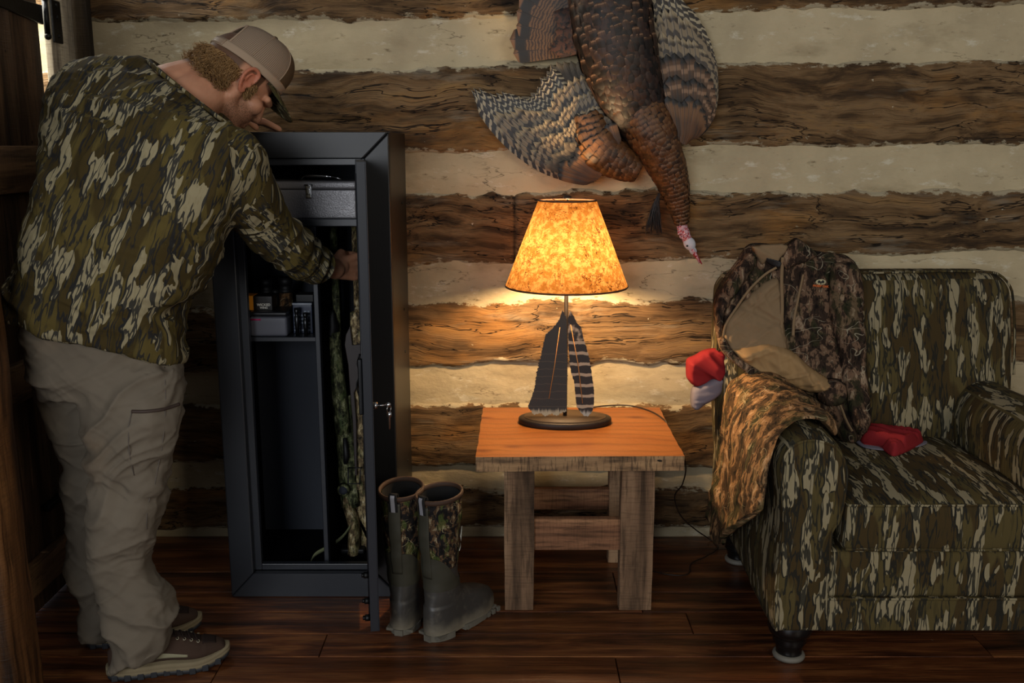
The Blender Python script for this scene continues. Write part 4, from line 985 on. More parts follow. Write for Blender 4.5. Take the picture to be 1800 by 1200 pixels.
hb_ = PZ(775, 1113, 0); p_r = (hb_[0], hb_[1], 0)
bootr, RR = make_boot('right rubber boot of the pair, nearer the table, toe pointing right', p_r, math.radians(53), 0, .424)
hb2 = PZ(712, 1100, 0); p_l = (hb2[0], hb2[1], 0)
bootl, RL = make_boot('left rubber boot of the pair, tight against the open cabinet door', p_l, math.radians(78), math.radians(-1), .424)
bd = MB()
for (u0, v0, u1, v1) in ((0, 1, 1, 0), (1, 0, 0, -1), (0, -1, -1, 0), (-1, 0, 0, 1), (-.6, 0, .6, 0), (-.3, .5, .5, .3), (-1.2, -1.9, .9, -1.5)):
    def bp_(u, v):
        a = -.85+u*.26; z = .30+v*.022; x, y = boot_at(z, a, .424, .0012); return RR @ Vector((x, y, z+ .006*math.cos(a)*(z-.2)/.205))
    tube(bd, [bp_(u0, v0), bp_((u0+u1)/2, (v0+v1)/2), bp_(u1, v1)], .0011, 6)
obj('diamond_badge', bd, plain('badge_white', '#b9b9ae', .6), bootr)
# ---------------------------------------------------------------- upholstered chair-and-a-half
sofa = thing('sofa', 'rolled-arm sofa upholstered in bark camo with black bun feet', 'sofa', (1.13, -.5, 0))
XC = 1.13
SEC = np.array([(.700, .11), (.692, .25), (.703, .40), (.700, .48), (.688, .56), (.698, .615), (.735, .645), (.785, .648), (.835, .625), (.862, .57), (.862, .49), (.850, .42), (.835, .40), (.832, .30), (.832, .11)])
def section(n=90):
    p = np.vstack([SEC, SEC[:1]]); cur = spline(p[:15], n-14); bt = np.linspace(SEC[-1], SEC[0], 16)[1:-1]; return np.vstack([cur, bt])
S0 = section()
def armmesh(mirror, y0=-.915, y1=-.10):
    b = MB(); ys_ = np.r_[y0, y0+.004, y0+.010, y0+.02, y0+.035, np.linspace(y0+.06, y1, 40)]; c = S0.mean(0); P = []
    for y in ys_:
        d = (y-y0); sh = 1-.10*math.exp(-d/.010)*1.0; shx = c+(S0-c)*[1-.06*math.exp(-d/.01), 1-.025*math.exp(-d/.01)]
        tp = np.interp(y, [y0, y1], [0, .028]); X = shx[:, 0]+tp*(shx[:, 0] < .76)*(1-sm(.35, .6, shx[:, 1])); Z = shx[:, 1]
        bulge = .006*math.sin(max(0, min(1, d/.5))*math.pi)
        q = np.stack([X, X*0+y, Z], 1); n_ = .004*fbm(q, (4, 7, 4), 3, seed=3+mirror)
        # pulled-fabric folds fanning over the front of the roll
        top = sm(.50, .62, Z); fo = .004*ridge(np.stack([X*0, X*0+y*22+(X-.78)*18, Z*0], 1), (1, 1, 1), 2)*top*math.exp(-d/.12)
        X = X+(X-c[0])*.1*bulge/.006+n_*np.sign(X-c[0]); Z = Z+np.where(Z > .4, bulge+n_+fo, 0)
        if mirror: X = 2*XC-X
        P.append(np.stack([X, X*0+y, Z], 1))
    grid(b, np.array(P), cv=True, caps=True); return b
for mr in (0, 1):
    arm = obj('arm', armmesh(mr), M_camo, sofa)
    c = S0.mean(0); b = MB(); k = .90
    # front panel with gentle puff
    rings = []
    for s, dy in ((.965, .002), (.95, -.006), (.90, -.010), (.6, -.013), (.25, -.014)):
        q = c+(S0-c)*[s*.97, 1-(1-s)*.6 if s > .8 else s]; q[:, 1] = np.maximum(q[:, 1], .112)
        X = q[:, 0] if not mr else 2*XC-q[:, 0]; rings.append(np.stack([X, X*0-.915+dy, q[:, 1]], 1))
    grid(b, np.array(rings), cv=True, caps=True); fp = obj('arm_front_panel', b, M_camo, arm)
    b = MB(); q = c+(S0-c)*[.955, .975]; m = q[:, 1] > .118; q = q[:76]; X = q[:, 0] if not mr else 2*XC-q[:, 0]
    tube(b, np.stack([X, X*0-.919, q[:, 1]], 1), .0042, 8); obj('piping', b, M_camo, fp)
xi0, xi1 = .834, 2*XC-.834
b = MB(); rbox(b, (xi0-.01, -.905, .20), (xi1+.01, -.12, .335), .018, (30, 16, 6)); obj('seat_base', b, M_camo, sofa)
b = MB(); rbox(b, (xi0-.01, -.910, .108), (xi1+.01, -.12, .203), .008, (30, 10, 4)); rail = obj('front_rail', b, M_camo, sofa)
b = MB(); tube(b, [(x, -.912, .203) for x in np.linspace(xi0, xi1, 12)], .0045, 8); obj('piping', b, M_camo, rail)
# seat cushion
cx0, cx1, cy0, cy1, cz0, cz1 = .866, 2*XC-.866, -.915, -.27, .337, .468
def crown(V):
    u = (V[:, 0]-XC)/((cx1-cx0)/2); v = (V[:, 1]-(cy0+cy1)/2)/((cy1-cy0)/2); up = sm(.38, .46, V[:, 2])
    V = V.copy(); V[:, 2] += .030*up*(1-np.abs(u)**2.5)*(1-np.abs(v)**2.5); V[:, 1] -= .010*(1-np.abs(u)**3)*sm(-.7, -1, v)*(1-((V[:, 2]-.40)/.08)**2).clip(0, 1)
    V[:, 2] += .003*fbm(V, (5, 5, 5), 3, seed=4)*up; return V
b = MB(); rbox(b, (cx0, cy0, cz0), (cx1, cy1, cz1), .018, (44, 44, 8), shape=crown); cu = obj('seat_cushion', b, M_camo, sofa)
for z in (cz1-.004, cz0+.006):
    b = MB(); n = 50; xs_ = np.linspace(cx0+.006, cx1-.006, n)
    V = crown(np.stack([xs_, xs_*0+cy0+.003, xs_*0+z], 1)); V[:, 1] -= .001; V[:, 2] += .001; tube(b, V, .0042, 8); obj('piping', b, M_camo, cu)
# back: rounded slab leaning back, soft crown
BT = PY(1640, 476, -.20)[2]
def backsurf(V):
    V = V.copy(); z = V[:, 2]; t = np.clip((z-.40)/(BT-.40), 0, 1.1); u = (V[:, 0]-XC)/.47
    front = V[:, 1] < -.17
    V[:, 1] += .10*t-.028*(1-np.abs(u)**3)*np.sin(np.clip(t, 0, 1)*math.pi)*front
    V[:, 2] += -.045*np.clip(np.abs(u)-.80, 0, 1)**2/.04*sm(.7, 1, t)*.5+.006*fbm(V, (3, 3, 3), 2, seed=6)*sm(.9, 1, t)
    V[:, 0] += np.sign(u)*(.012*np.sin(np.clip(t, 0, 1)*math.pi))
    V[:, 1] += .005*fbm(V, (4, 1, 4), 3, seed=9)*front
    return V
b = MB(); rbox(b, (.668, -.345, .12), (2*XC-.668, -.165, BT), .055, (50, 6, 50), shape=backsurf); bk = obj('backrest', b, M_camo, sofa)
b = MB(); pth = [(.668, -.325, .66), (.668, -.325, BT-.05), (.685, -.325, BT-.016), (.72, -.325, BT), (XC, -.325, BT)]
pth = spline(pth, 50); pth = np.vstack([pth, (pth*[-1, 1, 1]+[2*XC, 0, 0])[::-1][1:]]); pth = backsurf(pth); pth[:, 1] += .004; pth[:, 2] += .001; tube(b, pth, .0042, 8); obj('piping', b, M_camo, bk)
M_foot = plain('black_turned_foot', '#0d0c0c', .28, 0, .6); M_disc = plain('pale_glide_disc', '#6e6a60', .6)
for (x, y) in ((.762, -.845), (2*XC-.762, -.845), (.765, -.22), (2*XC-.765, -.22)):
    b = MB(); lathe(b, [(0, .118), (.056, .118), (.060, .108), (.062, .092), (.056, .076), (.044, .068), (.046, .062), (.043, .056), (.045, .050), (.038, .040), (.034, .020), (.036, .014), (0, .014)], (x, y, 0), 32); ft = obj('bun_foot', b, M_foot, sofa)
    b = MB(); lathe(b, [(0, .016), (.036, .016), (.042, .013), (.044, .007), (.042, .001), (0, .001)], (x, y, 0), 32); obj('glide_disc', b, M_disc, ft)

# ---------------------------------------------------------------- clothes on the sofa
def wpolyS(pts, Yf, it=6):
    out = []
    for x, y in pts:
        Y = -.4
        for _ in range(it): p = PY(x, y, Y); Y = float(Yf(np.array([p[0]]), np.array([p[2]]))[0])
        out.append((p[0], p[2]))
    return out
def dens(pts, n):
    p = np.asarray(pts, float); p = np.vstack([p, p[:1]]); return spline(p, n)[:-1]
def jag(poly, amp, f, seed):
    p = np.asarray(poly); q = np.stack([p[:, 0]*f, p[:, 1]*f, p[:, 0]*0], 1)
    return p+amp*np.stack([fbm(q, octv=3, seed=seed), fbm(q, octv=3, seed=seed+5)], 1)
M_jk = timber_camo('jacket_camo', 1.25, ('#17120f', '#33271f', '#6a5341', '#8f7a63'), .9, '#b3a88e', '#3b4424', .25)
M_jl = plain('tan_fleece_lining', '#8b7458', .95, 0, .1, .35, 700, .25, 25); M_jl2 = plain('tan_knit_lining', '#a3845c', .9, 0, .1, .2, 500, .2, 15)
M_pt = timber_camo('trouser_camo', 1.15, ('#1f1a13', '#4f3c28', '#8d6b48', '#b08f6b'), .9, '#b9ac86', '#48502c', .3)
M_red = plain('red_cotton', '#8a2428', .85, 0, .15, .2, 600, .25, 14); M_gry = plain('grey_cotton', '#77727c', .9, 0, .1, .2, 600)
def yjb(x, z): return -.335+.10*np.clip((z-.5)/.48, 0, 1)-.10*(1-sm(.45, .75, z))-.05*sm(.78, .66, x)*sm(.85, .6, z)
def folds(x, z, amp, ang, fr, seed, sharp=1.0):
    c, s = math.cos(ang), math.sin(ang); u = x*c+z*s; v = -x*s+z*c
    q = np.stack([u*fr, v*fr*.22, x*0], 1); w = fbm(q*.6, octv=2, seed=seed+3)
    q[:, 0] += w*.9; return amp*ridge(q, octv=2, seed=seed)
def puff(d, T, R): t = np.clip(d/R, 0, 1); return T*np.sqrt(1-(1-t)**2)
jk = thing('jacket', 'dark leaf camo quarter-zip jacket flung over the left corner of the sofa back', 'jacket', (.80, -.42, .51))
out = [(1262, 600), (1256, 560), (1258, 520), (1276, 488), (1296, 462), (1318, 432), (1345, 428), (1378, 430), (1398, 421), (1412, 424), (1432, 440), (1470, 446), (1492, 450), (1506, 462), (1514, 478), (1512, 505), (1520, 560), (1524, 620), (1527, 680), (1531, 740), (1520, 768), (1498, 782), (1478, 776), (1462, 748), (1440, 724), (1405, 704), (1370, 684), (1330, 652), (1296, 628), (1272, 612)]
poly = jag(dens(wpolyS(out, lambda x, z: yjb(x, z)-.02), 220), .006, 14, 3)
def jf(x, z, d): 
    return yjb(x, z)-.004-puff(d, .040, .05)-folds(x, z, .018, 1.1, 14, 2)*sm(0, .03, d)-folds(x, z, .010, .2, 24, 7)*sm(0, .02, d)-.012*fbm(np.stack([x, z, z*0], 1), (7, 7, 1), 3, seed=5)*sm(0, .04, d)
b = MB(); sheet(b, poly, jf, lambda x, z, d: yjb(x, z)+.0, .0055); obj('shell', b, M_jk, jk)
def over(name, pts, off, mat, par, T=.012, R=.02, fo=None, step=.0045, ng=120, base=None):
    bs = base or (lambda x, z: jf(x, z, np.full(len(x), .05)))
    pl_ = dens(wpolyS(pts, lambda x, z: bs(x, z)-.005), ng)
    f = lambda x, z, d: bs(x, z)-off-puff(d, T, R)-(fo(x, z)*sm(0, .02, d) if fo else 0)
    b = MB(); sheet(b, pl_, f, lambda x, z, d: bs(x, z)+.012, step); return obj(name, b, mat, par), f
# opened front showing the lining
lin_pts = [(1272, 592), (1276, 566), (1300, 535), (1330, 508), (1352, 492), (1368, 488), (1376, 520), (1380, 580), (1384, 612), (1372, 620), (1330, 630), (1300, 625), (1282, 612)]
liningo, lf = over('lining', lin_pts, .001, M_jl, jk, .010, .02, lambda x, z: folds(x, z, .014, 2.2, 20, 11))
col_pts = [(1322, 434), (1348, 430), (1385, 431), (1374, 452), (1364, 462), (1350, 458), (1340, 466), (1332, 455)]
co, _ = over('collar_lining', col_pts, .004, M_jl, jk, .006, .01)
co2, _ = over('collar', [(1372, 462), (1376, 448), (1392, 424), (1402, 419), (1414, 426), (1436, 448), (1418, 460), (1398, 466), (1382, 474)], .006, M_jk, jk, .018, .02)
nl, _ = over('neck_label', [(1346, 452), (1372, 460), (1368, 470), (1346, 460)], .012, M_rub, jk, .002, .003, step=.002)
slv = [(1284, 612), (1310, 606), (1345, 600), (1385, 612), (1400, 622), (1425, 645), (1448, 660), (1462, 672), (1452, 688), (1430, 690), (1400, 682), (1370, 672), (1330, 650), (1300, 632)]
sl, sf = over('inside_out_sleeve', slv, .006, M_jl2, jk, .030, .035, lambda x, z: folds(x, z, .022, .6, 22, 21)+folds(x, z, .008, 1.9, 34, 23))
cuffp = [(1432, 690), (1438, 672), (1462, 664), (1478, 668), (1485, 682), (1482, 704), (1462, 712), (1440, 706)]
cf, _ = over('sleeve_cuff', cuffp, .018, M_jk, jk, .024, .02, lambda x, z: folds(x, z, .007, .1, 26, 5), step=.004)
hem = [(1262, 596), (1272, 592), (1286, 612), (1310, 632), (1345, 655), (1400, 684), (1432, 698), (1452, 722), (1440, 728), (1405, 712), (1368, 692), (1325, 664), (1290, 638), (1268, 616)]
hm, _ = over('hem', hem, .010, M_jk, jk, .016, .012, lambda x, z: folds(x, z, .004, .8, 30, 8), step=.004)
sv, _ = over('sleeve', [(1462, 462), (1500, 462), (1514, 482), (1518, 560), (1524, 640), (1529, 700), (1530, 745), (1512, 766), (1496, 740), (1486, 690), (1476, 630), (1462, 570), (1456, 510)], .002, M_jk, jk, .026, .03, lambda x, z: folds(x, z, .012, .3, 22, 15))
sv2, _ = over('sleeve_top', [(1262, 585), (1258, 550), (1262, 518), (1280, 490), (1300, 464), (1320, 444), (1330, 462), (1312, 492), (1292, 520), (1274, 552), (1268, 585)], .002, M_jk, jk, .020, .02, lambda x, z: folds(x, z, .010, .9, 24, 17))
b = MB(); 
def jp(x, y, off=.012):
    Y = -.4
    for _ in range(6): p = PY(x, y, Y); Y = float(jf(np.array([p[0]]), np.array([p[2]]), np.array([.05]))[0])-off
    return PY(x, y, Y)
tube(b, spline([jp(x, y, .016) for x, y in ((1376, 452), (1374, 490), (1375, 540), (1374, 585), (1380, 612))], 40), .0032, 8, ry=.0055); obj('zipper', b, M_jl, jk)
b = MB(); tube(b, spline([jp(x, y, .014) for x, y in ((1365, 470), (1345, 482), (1318, 508), (1295, 540), (1276, 570), (1271, 592))], 40), .0028, 8, ry=.004); obj('zipper', b, M_jl, jk)
b = MB(); tube(b, spline([jp(x, y, .013) for x, y in ((1412, 482), (1404, 520), (1396, 560), (1394, 590))], 30), np.linspace(.0015, .0042, 30), 8, ry=np.linspace(.003, .005, 30)); obj('pocket_zip', b, M_jl, jk)
b = MB(); tube(b, spline([jp(x, y, .016) for x, y in ((1466, 690), (1478, 715), (1488, 740), (1498, 758))], 30), .003, 8, ry=.005); obj('hem_binding', b, M_jl, jk)
# chest emblem: oval antler-like mark over an orange word
M_em = plain('pale_embroidery', '#b9b08c', .9); M_oe = plain('orange_embroidery', '#c9622a', .9)
ctr = jp(1443, 498, .020); tilt = Matrix.Rotation(math.radians(4), 3, 'Y')
Rj = tilt @ Matrix.Rotation(math.pi/2, 3, 'X')
b = MB(); lathe(b, [(0, -.0006), (.0165, -.0006), (.0165, .0006), (0, .0006)], (0, 0, 0), 28, sx=1, sy=.55, R=rotm((1, 0, 0), 90)); xform(b, None, ctr+V3(0, .0015, .004)); em = obj('emblem', b, M_em, jk)
b = MB(); 
for s in (-1, 1): lathe(b, [(0, -.0004), (.0042, -.0004), (.0042, .0004), (0, .0004)], (0, 0, 0), 18, sy=1.05, R=rotm((1, 0, 0), 90)); xform(b, None, ctr+V3(s*.0058, .0004, .005), k0=len(b.v)-1)
prism(b, [(ctr[0]-.0024, ctr[2]+.006), (ctr[0]+.0024, ctr[2]+.006), (ctr[0]+.001, ctr[2]-.003), (ctr[0]-.001, ctr[2]-.003)], ctr[1]-.0002, ctr[1]+.0008)
obj('emblem_cutouts', b, M_rub, em)
text('emblem_lettering', 'MOSSY OAK', .0088, .0004, M_oe, ctr+V3(0, 0, -.0085), Rj, jk, bold=.0004)

# camo trousers draped over the left arm
tr_ = thing('camo_trousers', 'faded leaf camo trousers hanging over the left sofa arm', 'trousers', (.66, -.55, .13))
def drape(ya0, ya1, path, hemf, T, seed, nz=120, ny=70, fo=.012, out=0.0):
    """flattened fabric tube laid over the arm: path in (x,z), width along y"""
    cur = spline(path, nz); L = np.linspace(0, 1, nz); P = []
    T_ = np.gradient(cur, axis=0); T_ /= np.linalg.norm(T_, axis=1)[:, None]; Nn = np.stack([-T_[:, 1], T_[:, 0]], 1)   # outward
    if Nn[nz//3, 1] < 0: Nn = -Nn
    a = np.linspace(0, 2*math.pi, ny, endpoint=False)
    yc0, yc1 = ya0(L), ya1(L)
    for i in range(nz):
        yc, hw = (yc0[i]+yc1[i])/2, (yc1[i]-yc0[i])/2
        cy = np.sign(np.cos(a))*np.abs(np.cos(a))**.75; y = yc+hw*cy; th = T*np.sin(a)
        q = np.stack([y*1.0, L[i]*1.2+y*0, y*0+seed], 1)
        f = fo*(ridge(np.stack([y*15+2.2*fbm(q*2.2, seed=seed), L[i]*2.2+y*0, y*0], 1), octv=2, seed=seed)+.6*fbm(q, (26, 14, 1), 2, seed=seed+2))*(np.sin(a) > 0)*np.abs(np.sin(a))**.4
        n = np.maximum(th+f, 0)+np.where(th < 0, th*.25, 0)
        sl_ = hemf(y)*(L[i]**2)
        pt = cur[i]+T_[i]*0
        P.append(np.stack([pt[0]+Nn[i, 0]*(n+.004+out*L[i]), y, pt[1]+Nn[i, 1]*(n+.004)+sl_], 1))
    return np.array(P)
pathA = [(.868, .610), (.835, .650), (.785, .672), (.735, .668), (.690, .630), (.672, .55), (.668, .48), (.666, .42), (.664, .375)]
P = drape(lambda t: np.interp(t, [0, .3, .5, 1], [-.78, -.86, -.93, -.955]), lambda t: np.interp(t, [0, .4, 1], [-.42, -.44, -.50]), pathA, lambda y: -.62*(y+.80)*1.0, .018, 3, out=.02, fo=.017)
b = MB(); grid(b, P, cv=True, caps=True); obj('trouser_leg', b, M_pt, tr_)
pathB = [(.860, .615), (.82, .655), (.78, .668), (.735, .664), (.695, .62), (.683, .50), (.672, .38), (.656, .26), (.650, .19)]
P = drape(lambda t: np.interp(t, [0, .4, 1], [-.55, -.58, -.54]), lambda t: np.interp(t, [0, .5, 1], [-.34, -.30, -.30]), pathB, lambda y: .02*np.sin(y*30), .012, 8, fo=.015)
b = MB(); grid(b, P, cv=True, caps=True); obj('trouser_leg', b, M_pt, tr_)
b = MB(); cr = [(-.77, .36), (-.70, .355), (-.63, .35)]; 
tube(b, spline([(.655-.02, y, z) for y, z in [(-.88, .49), (-.80, .485), (-.72, .48)]], 20), .005, 8); obj('knee_seam', b, M_pt, tr_)
# cloths
def ycl(x, z): return -.265+0*x
r1 = [(1208, 650), (1210, 634), (1224, 627), (1240, 618), (1262, 615), (1275, 622), (1275, 660), (1262, 672), (1240, 676), (1222, 679), (1210, 668)]
b = MB(); sheet(b, dens(wpolyS(r1, ycl), 90), lambda x, z, d: ycl(x, z)-puff(d, .014, .02)-folds(x, z, .030, .9, 24, 4)*sm(0, .012, d), lambda x, z, d: ycl(x, z)+.03+0*x, .004)
tag(obj('red_cloth', b, M_red), 'red shirt poking out behind the left sofa arm', 'cloth')
g1 = [(1216, 700), (1220, 684), (1238, 674), (1262, 664), (1275, 668), (1270, 690), (1258, 702), (1240, 712), (1226, 722), (1218, 718)]
b = MB(); sheet(b, dens(wpolyS(g1, lambda x, z: ycl(x, z)-.02), 80), lambda x, z, d: ycl(x, z)-.012-puff(d, .018, .02)-folds(x, z, .007, 1.6, 26, 9)*sm(0, .012, d), lambda x, z, d: ycl(x, z)+.012+0*x, .004)
tag(obj('grey_cloth', b, M_gry), 'grey cloth hanging under the red shirt behind the sofa arm', 'cloth')
def seatz(x, y): 
    V = crown(np.stack([x, y, x*0+cz1], 1)); return V[:, 2]
def flatcloth(name, pts, zb, T, mat, fr, seed, lab, cat='cloth', amp=.008):
    pl_ = dens([tuple(PZ(x, y, zb)[[0, 1]]) for x, y in pts], 110); b = MB()
    sheet(b, pl_, lambda x, y, d: -(seatz(x, y)+.003+puff(d, T, .03)+folds(x, y, amp, .9, fr, seed)*sm(0, .012, d)), lambda x, y, d: -(seatz(x, y)+.002), .004)
    for i in range(len(b.v)): v = b.v[i]; b.v[i] = np.stack([v[:, 0], v[:, 2], -v[:, 1]], 1)
    o = obj(name, b, mat); tag(o, lab, cat); return o
flatcloth('red_cloth', [(1512, 740), (1520, 730), (1534, 728), (1548, 744), (1580, 746), (1602, 742), (1620, 756), (1624, 766), (1608, 778), (1588, 788), (1570, 792), (1545, 778), (1516, 772)], .515, .016, M_red, 24, 3, 'red shirt crumpled on the sofa seat beside the jacket', amp=.028)
flatcloth('grey_cloth', [(1500, 770), (1515, 762), (1560, 770), (1600, 772), (1628, 768), (1628, 776), (1600, 786), (1560, 790), (1520, 784)], .503, .002, M_gry, 19, 5, 'grey cloth edge lying under the red shirt on the seat', amp=.001)
# ---------------------------------------------------------------- the man leaning into the cabinet
man = thing('person', 'man in bark camo shirt, grey trousers and mesh cap bending into gun cabinet', 'person', (-.95, -.88, 0))
def ringloft(b, rows, n=64, m=60, ex=2.3):
    """rows: (Lx, Ly, Rx, Ry, YL, YR, half depth); L and R are the two outline points of one cross section"""
    data = []
    for lx_, ly_, rx_, ry_, yl, yr, dp in rows: data.append(np.r_[PY(lx_, ly_, yl), PY(rx_, ry_, yr), dp])
    D = spline(data, m); a = np.linspace(0, 2*math.pi, n, endpoint=False); P = []
    for r in D:
        L_, R_, dp = r[:3], r[3:6], r[6]; c = (L_+R_)/2; A = (R_-L_)/2; e = 2/ex
        ah = nrm(A); B = V3(0, 1, -.12); B = nrm(B-ah*np.dot(B, ah))*dp
        ca, sa = np.cos(a), np.sin(a)
        P.append(c+A*(np.sign(ca)*np.abs(ca)**e)[:, None]+B*(np.sign(sa)*np.abs(sa)**e)[:, None])
    grid(b, np.array(P), cv=True, caps=True); return D
M_shirt = bark_camo('bark_camo_shirt', math.radians(-22), .95, tan='#9d9272', olive='#60532c', brown='#483c20', dark='#25272a', rough=.9, bump=.3)
M_sleeve = bark_camo('bark_camo_sleeve', math.radians(28), .95, tan='#9d9272', olive='#60532c', brown='#483c20', dark='#25272a', rough=.9, bump=.3)
M_trs = Mt('stone_grey_trouser_cloth'); p = M_trs.co(); c = M_trs.mix('#7a7061', '#62594c', M_trs.noise(p, 7, 4)); c = M_trs.mix(c, '#8a6f52', M_trs.math('MULTIPLY', M_trs.step(M_trs.noise(p, 4, 3), .6, .75), .25))
M_trs.set(c, .85, spec=.2); M_trs.bump(M_trs.noise(p, 700, 2), .15, .0006); M_trs = M_trs.m
ys_ = -.80
# ---- key joints
sh_r = PY(392, 292, -.86); el_r = PY(470, 402, -.69); wr_r = PY(588, 473, -.44); hand_r = PY(628, 466, -.350)
sh_l = V3(-.93, -.60, 1.39); el_l = V3(-.90, -.50, 1.20); wr_l = V3(-.815, -.455, ctop+.050)
nk = PY(338, 168, -.74)
# ---- shirt
b = MB()
tors = [(20, 548, 320, 640, -.87, -.90, .155), (46, 480, 317, 578, -.88, -.90, .165), (60, 420, 338, 515, -.88, -.90, .165), (80, 345, 380, 440, -.86, -.90, .165),
        (95, 275, 415, 350, -.80, -.90, .165), (103, 210, 428, 290, -.74, -.90, .160), (117, 155, 432, 262, -.70, -.88, .150), (152, 118, 425, 245, -.68, -.86, .130), (205, 106, 415, 236, -.68, -.82, .105), (258, 109, 402, 224, -.70, -.79, .078)]
ringloft(b, tors, m=80)
D_sl = [(sh_r, .098), (PY(425, 335, -.80), .086), (el_r, .073), (PY(515, 440, -.60), .066), (PY(540, 458, -.54), .060), (PY(546, 460, -.53), .056)]
chain(b, [q[0] for q in D_sl], [q[1] for q in D_sl], 24)
chain(b, [sh_l, el_l, wr_l-V3(.04, 0, .01)], [.085, .06, .048], 20)
V, N, Fc = fuse(b, .008, 10)
b2 = MB(); b2.add(V, Fc); me0 = mkmesh('t', b2, M_shirt)
bm = bmesh.new(); bm.from_mesh(me0); bmesh.ops.subdivide_edges(bm, edges=bm.edges, cuts=1, use_grid_fill=True, smooth=0); bm.normal_update()
V = np.array([v.co for v in bm.verts]); N = np.array([v.normal for v in bm.verts]); bm.verts.index_update(); Fc = [tuple(v.index for v in f.verts) for f in bm.faces]; bm.free()
armd = nrm(wr_r-sh_r); sp = np.clip(((V-sh_r)@armd)/np.linalg.norm(wr_r-sh_r), -1, 1.2)
dline = np.linalg.norm(V-sh_r-np.outer((V-sh_r)@armd, armd), axis=1)
isarm = sm(.05, .25, sp)*(dline < .16)*(V[:, 0] > sh_r[0]-.03)
q = V.copy()
fold = lambda vec, fr, seed, st=.25: ridge(np.stack([(q@nrm(vec))*fr+1.6*fbm(q, (5, 5, 5), 2, seed=seed), (q@nrm(np.cross(vec, (0.1, 1, 0))))*fr*st, q[:, 1]*fr*.4], 1), octv=2, seed=seed)
# drag lines: from the reaching shoulder across the back, and slack gathered at the waist
f1 = fold((.55, 0, .8), 9, 1); f2 = fold((.25, 0, 1), 13, 2); f3 = fold((-.9, 0, .45), 9, 3)
zw = V[:, 2]; waist = np.exp(-((zw-1.02)/.10)**2)
disp = .011*f1*(1-isarm)+.012*f2*waist*(1-isarm)+.008*f3*sm(1.15, 1.35, zw)*(1-isarm)
disp += .010*fbm(q, (6, 6, 6), 3, seed=4)
ring = ridge(np.stack([sp*9+.8*fbm(q, (10, 10, 10), 2, seed=6), q[:, 2]*3, q[:, 1]*3], 1), octv=2, seed=7)
disp += .004*fold((.35, 0, .9), 24, 21)*(1-isarm)+.003*fold((.8, 0, .3), 26, 22)*(1-isarm)
disp += isarm*(.0075*ring*sm(.42, .75, sp)+.004*ring)
# pinch above the hem at the front
pin = PY(312, 545, -.92); dd = np.linalg.norm((V-pin)*[1, .6, 1.6], axis=1); disp -= .030*np.exp(-(dd/.05)**2)
V = V+N*disp[:, None]
fc = V[[f[0] for f in Fc]]; spf = ((fc-sh_r)@armd)/np.linalg.norm(wr_r-sh_r); dlf = np.linalg.norm(fc-sh_r-np.outer((fc-sh_r)@armd, armd), axis=1)
mi = ((spf > .12+.25*np.maximum(0, (dlf-.09))) & (dlf < .14) & (fc[:, 0] > sh_r[0]+.01)).astype(int)
shirt = obj('shirt', fused(V, Fc, mi), [M_shirt, M_sleeve], man, recalc=False)
b = MB(); rows = []
cL, cR = PY(262, 110, -.70), PY(402, 224, -.79); cc = (cL+cR)/2; A = (cR-cL)/2; ah = nrm(A); B = V3(0, 1, -.1); B = nrm(B-ah*np.dot(B, ah))*.074; a = np.linspace(0, 2*math.pi, 61)
tube(b, [cc+A*.93*math.cos(t)+B*math.sin(t)+V3(.004, 0, .004) for t in a], .008, 10, caps=False, ry=.006); obj('collar_band', b, M_shirt, shirt)
b = MB(); cd = nrm(wr_r-PY(556, 462, -.515)); u_ = nrm(np.cross(cd, (0, 0, 1))); w_ = np.cross(u_, cd); c0 = PY(562, 466, -.502)
tube(b, [c0+.047*(u_*math.cos(t)+w_*math.sin(t)) for t in a], .003, 8, caps=False, ry=.007); obj('cuff', b, M_sleeve, shirt)
# ---- trousers
b = MB()
pel = [(62, 520, 305, 560, -.88, -.90, .12), (42, 562, 312, 600, -.88, -.90, .135), (46, 610, 318, 640, -.88, -.90, .14), (62, 660, 319, 670, -.88, -.91, .135), (85, 700, 318, 700, -.88, -.92, .12)]
ringloft(b, pel, m=24)
near = [(120, 630, 319, 645, -.93, -.93, .10), (140, 690, 317, 690, -.945, -.945, .10), (150, 745, 313, 745, -.955, -.955, .10), (158, 800, 303, 800, -.955, -.955, .095), (163, 855, 293, 850, -.955, -.955, .088), (166, 905, 288, 895, -.955, -.955, .084),
        (165, 960, 266, 950, -.955, -.955, .080), (168, 1015, 268, 1000, -.95, -.95, .078), (182, 1060, 298, 1040, -.95, -.95, .082), (194, 1105, 306, 1085, -.95, -.95, .086), (198, 1140, 308, 1112, -.95, -.95, .086), (200, 1172, 300, 1140, -.95, -.95, .082)]
ringloft(b, near, m=70)
far = [(46, 600, 210, 620, -.82, -.82, .10), (62, 668, 215, 680, -.81, -.81, .10), (88, 745, 215, 745, -.80, -.80, .10), (117, 825, 215, 825, -.80, -.80, .09), (119, 880, 210, 880, -.80, -.80, .085), (117, 940, 200, 940, -.80, -.80, .08),
       (118, 990, 200, 990, -.80, -.80, .078), (134, 1030, 205, 1030, -.80, -.80, .075), (143, 1065, 208, 1065, -.80, -.80, .075), (146, 1090, 205, 1090, -.80, -.80, .073), (146, 1116, 200, 1116, -.80, -.80, .072)]
ringloft(b, far, m=70)
V, N, Fc = fuse(b, .008, 8)
b2 = MB(); b2.add(V, Fc); me0 = mkmesh('t', b2, M_trs)
bm = bmesh.new(); bm.from_mesh(me0); bmesh.ops.subdivide_edges(bm, edges=bm.edges, cuts=1, use_grid_fill=True); bm.normal_update()
V = np.array([v.co for v in bm.verts]); N = np.array([v.normal for v in bm.verts]); bm.verts.index_update(); Fc = [tuple(v.index for v in f.verts) for f in bm.faces]; bm.free()
q = V.copy(); z = V[:, 2]
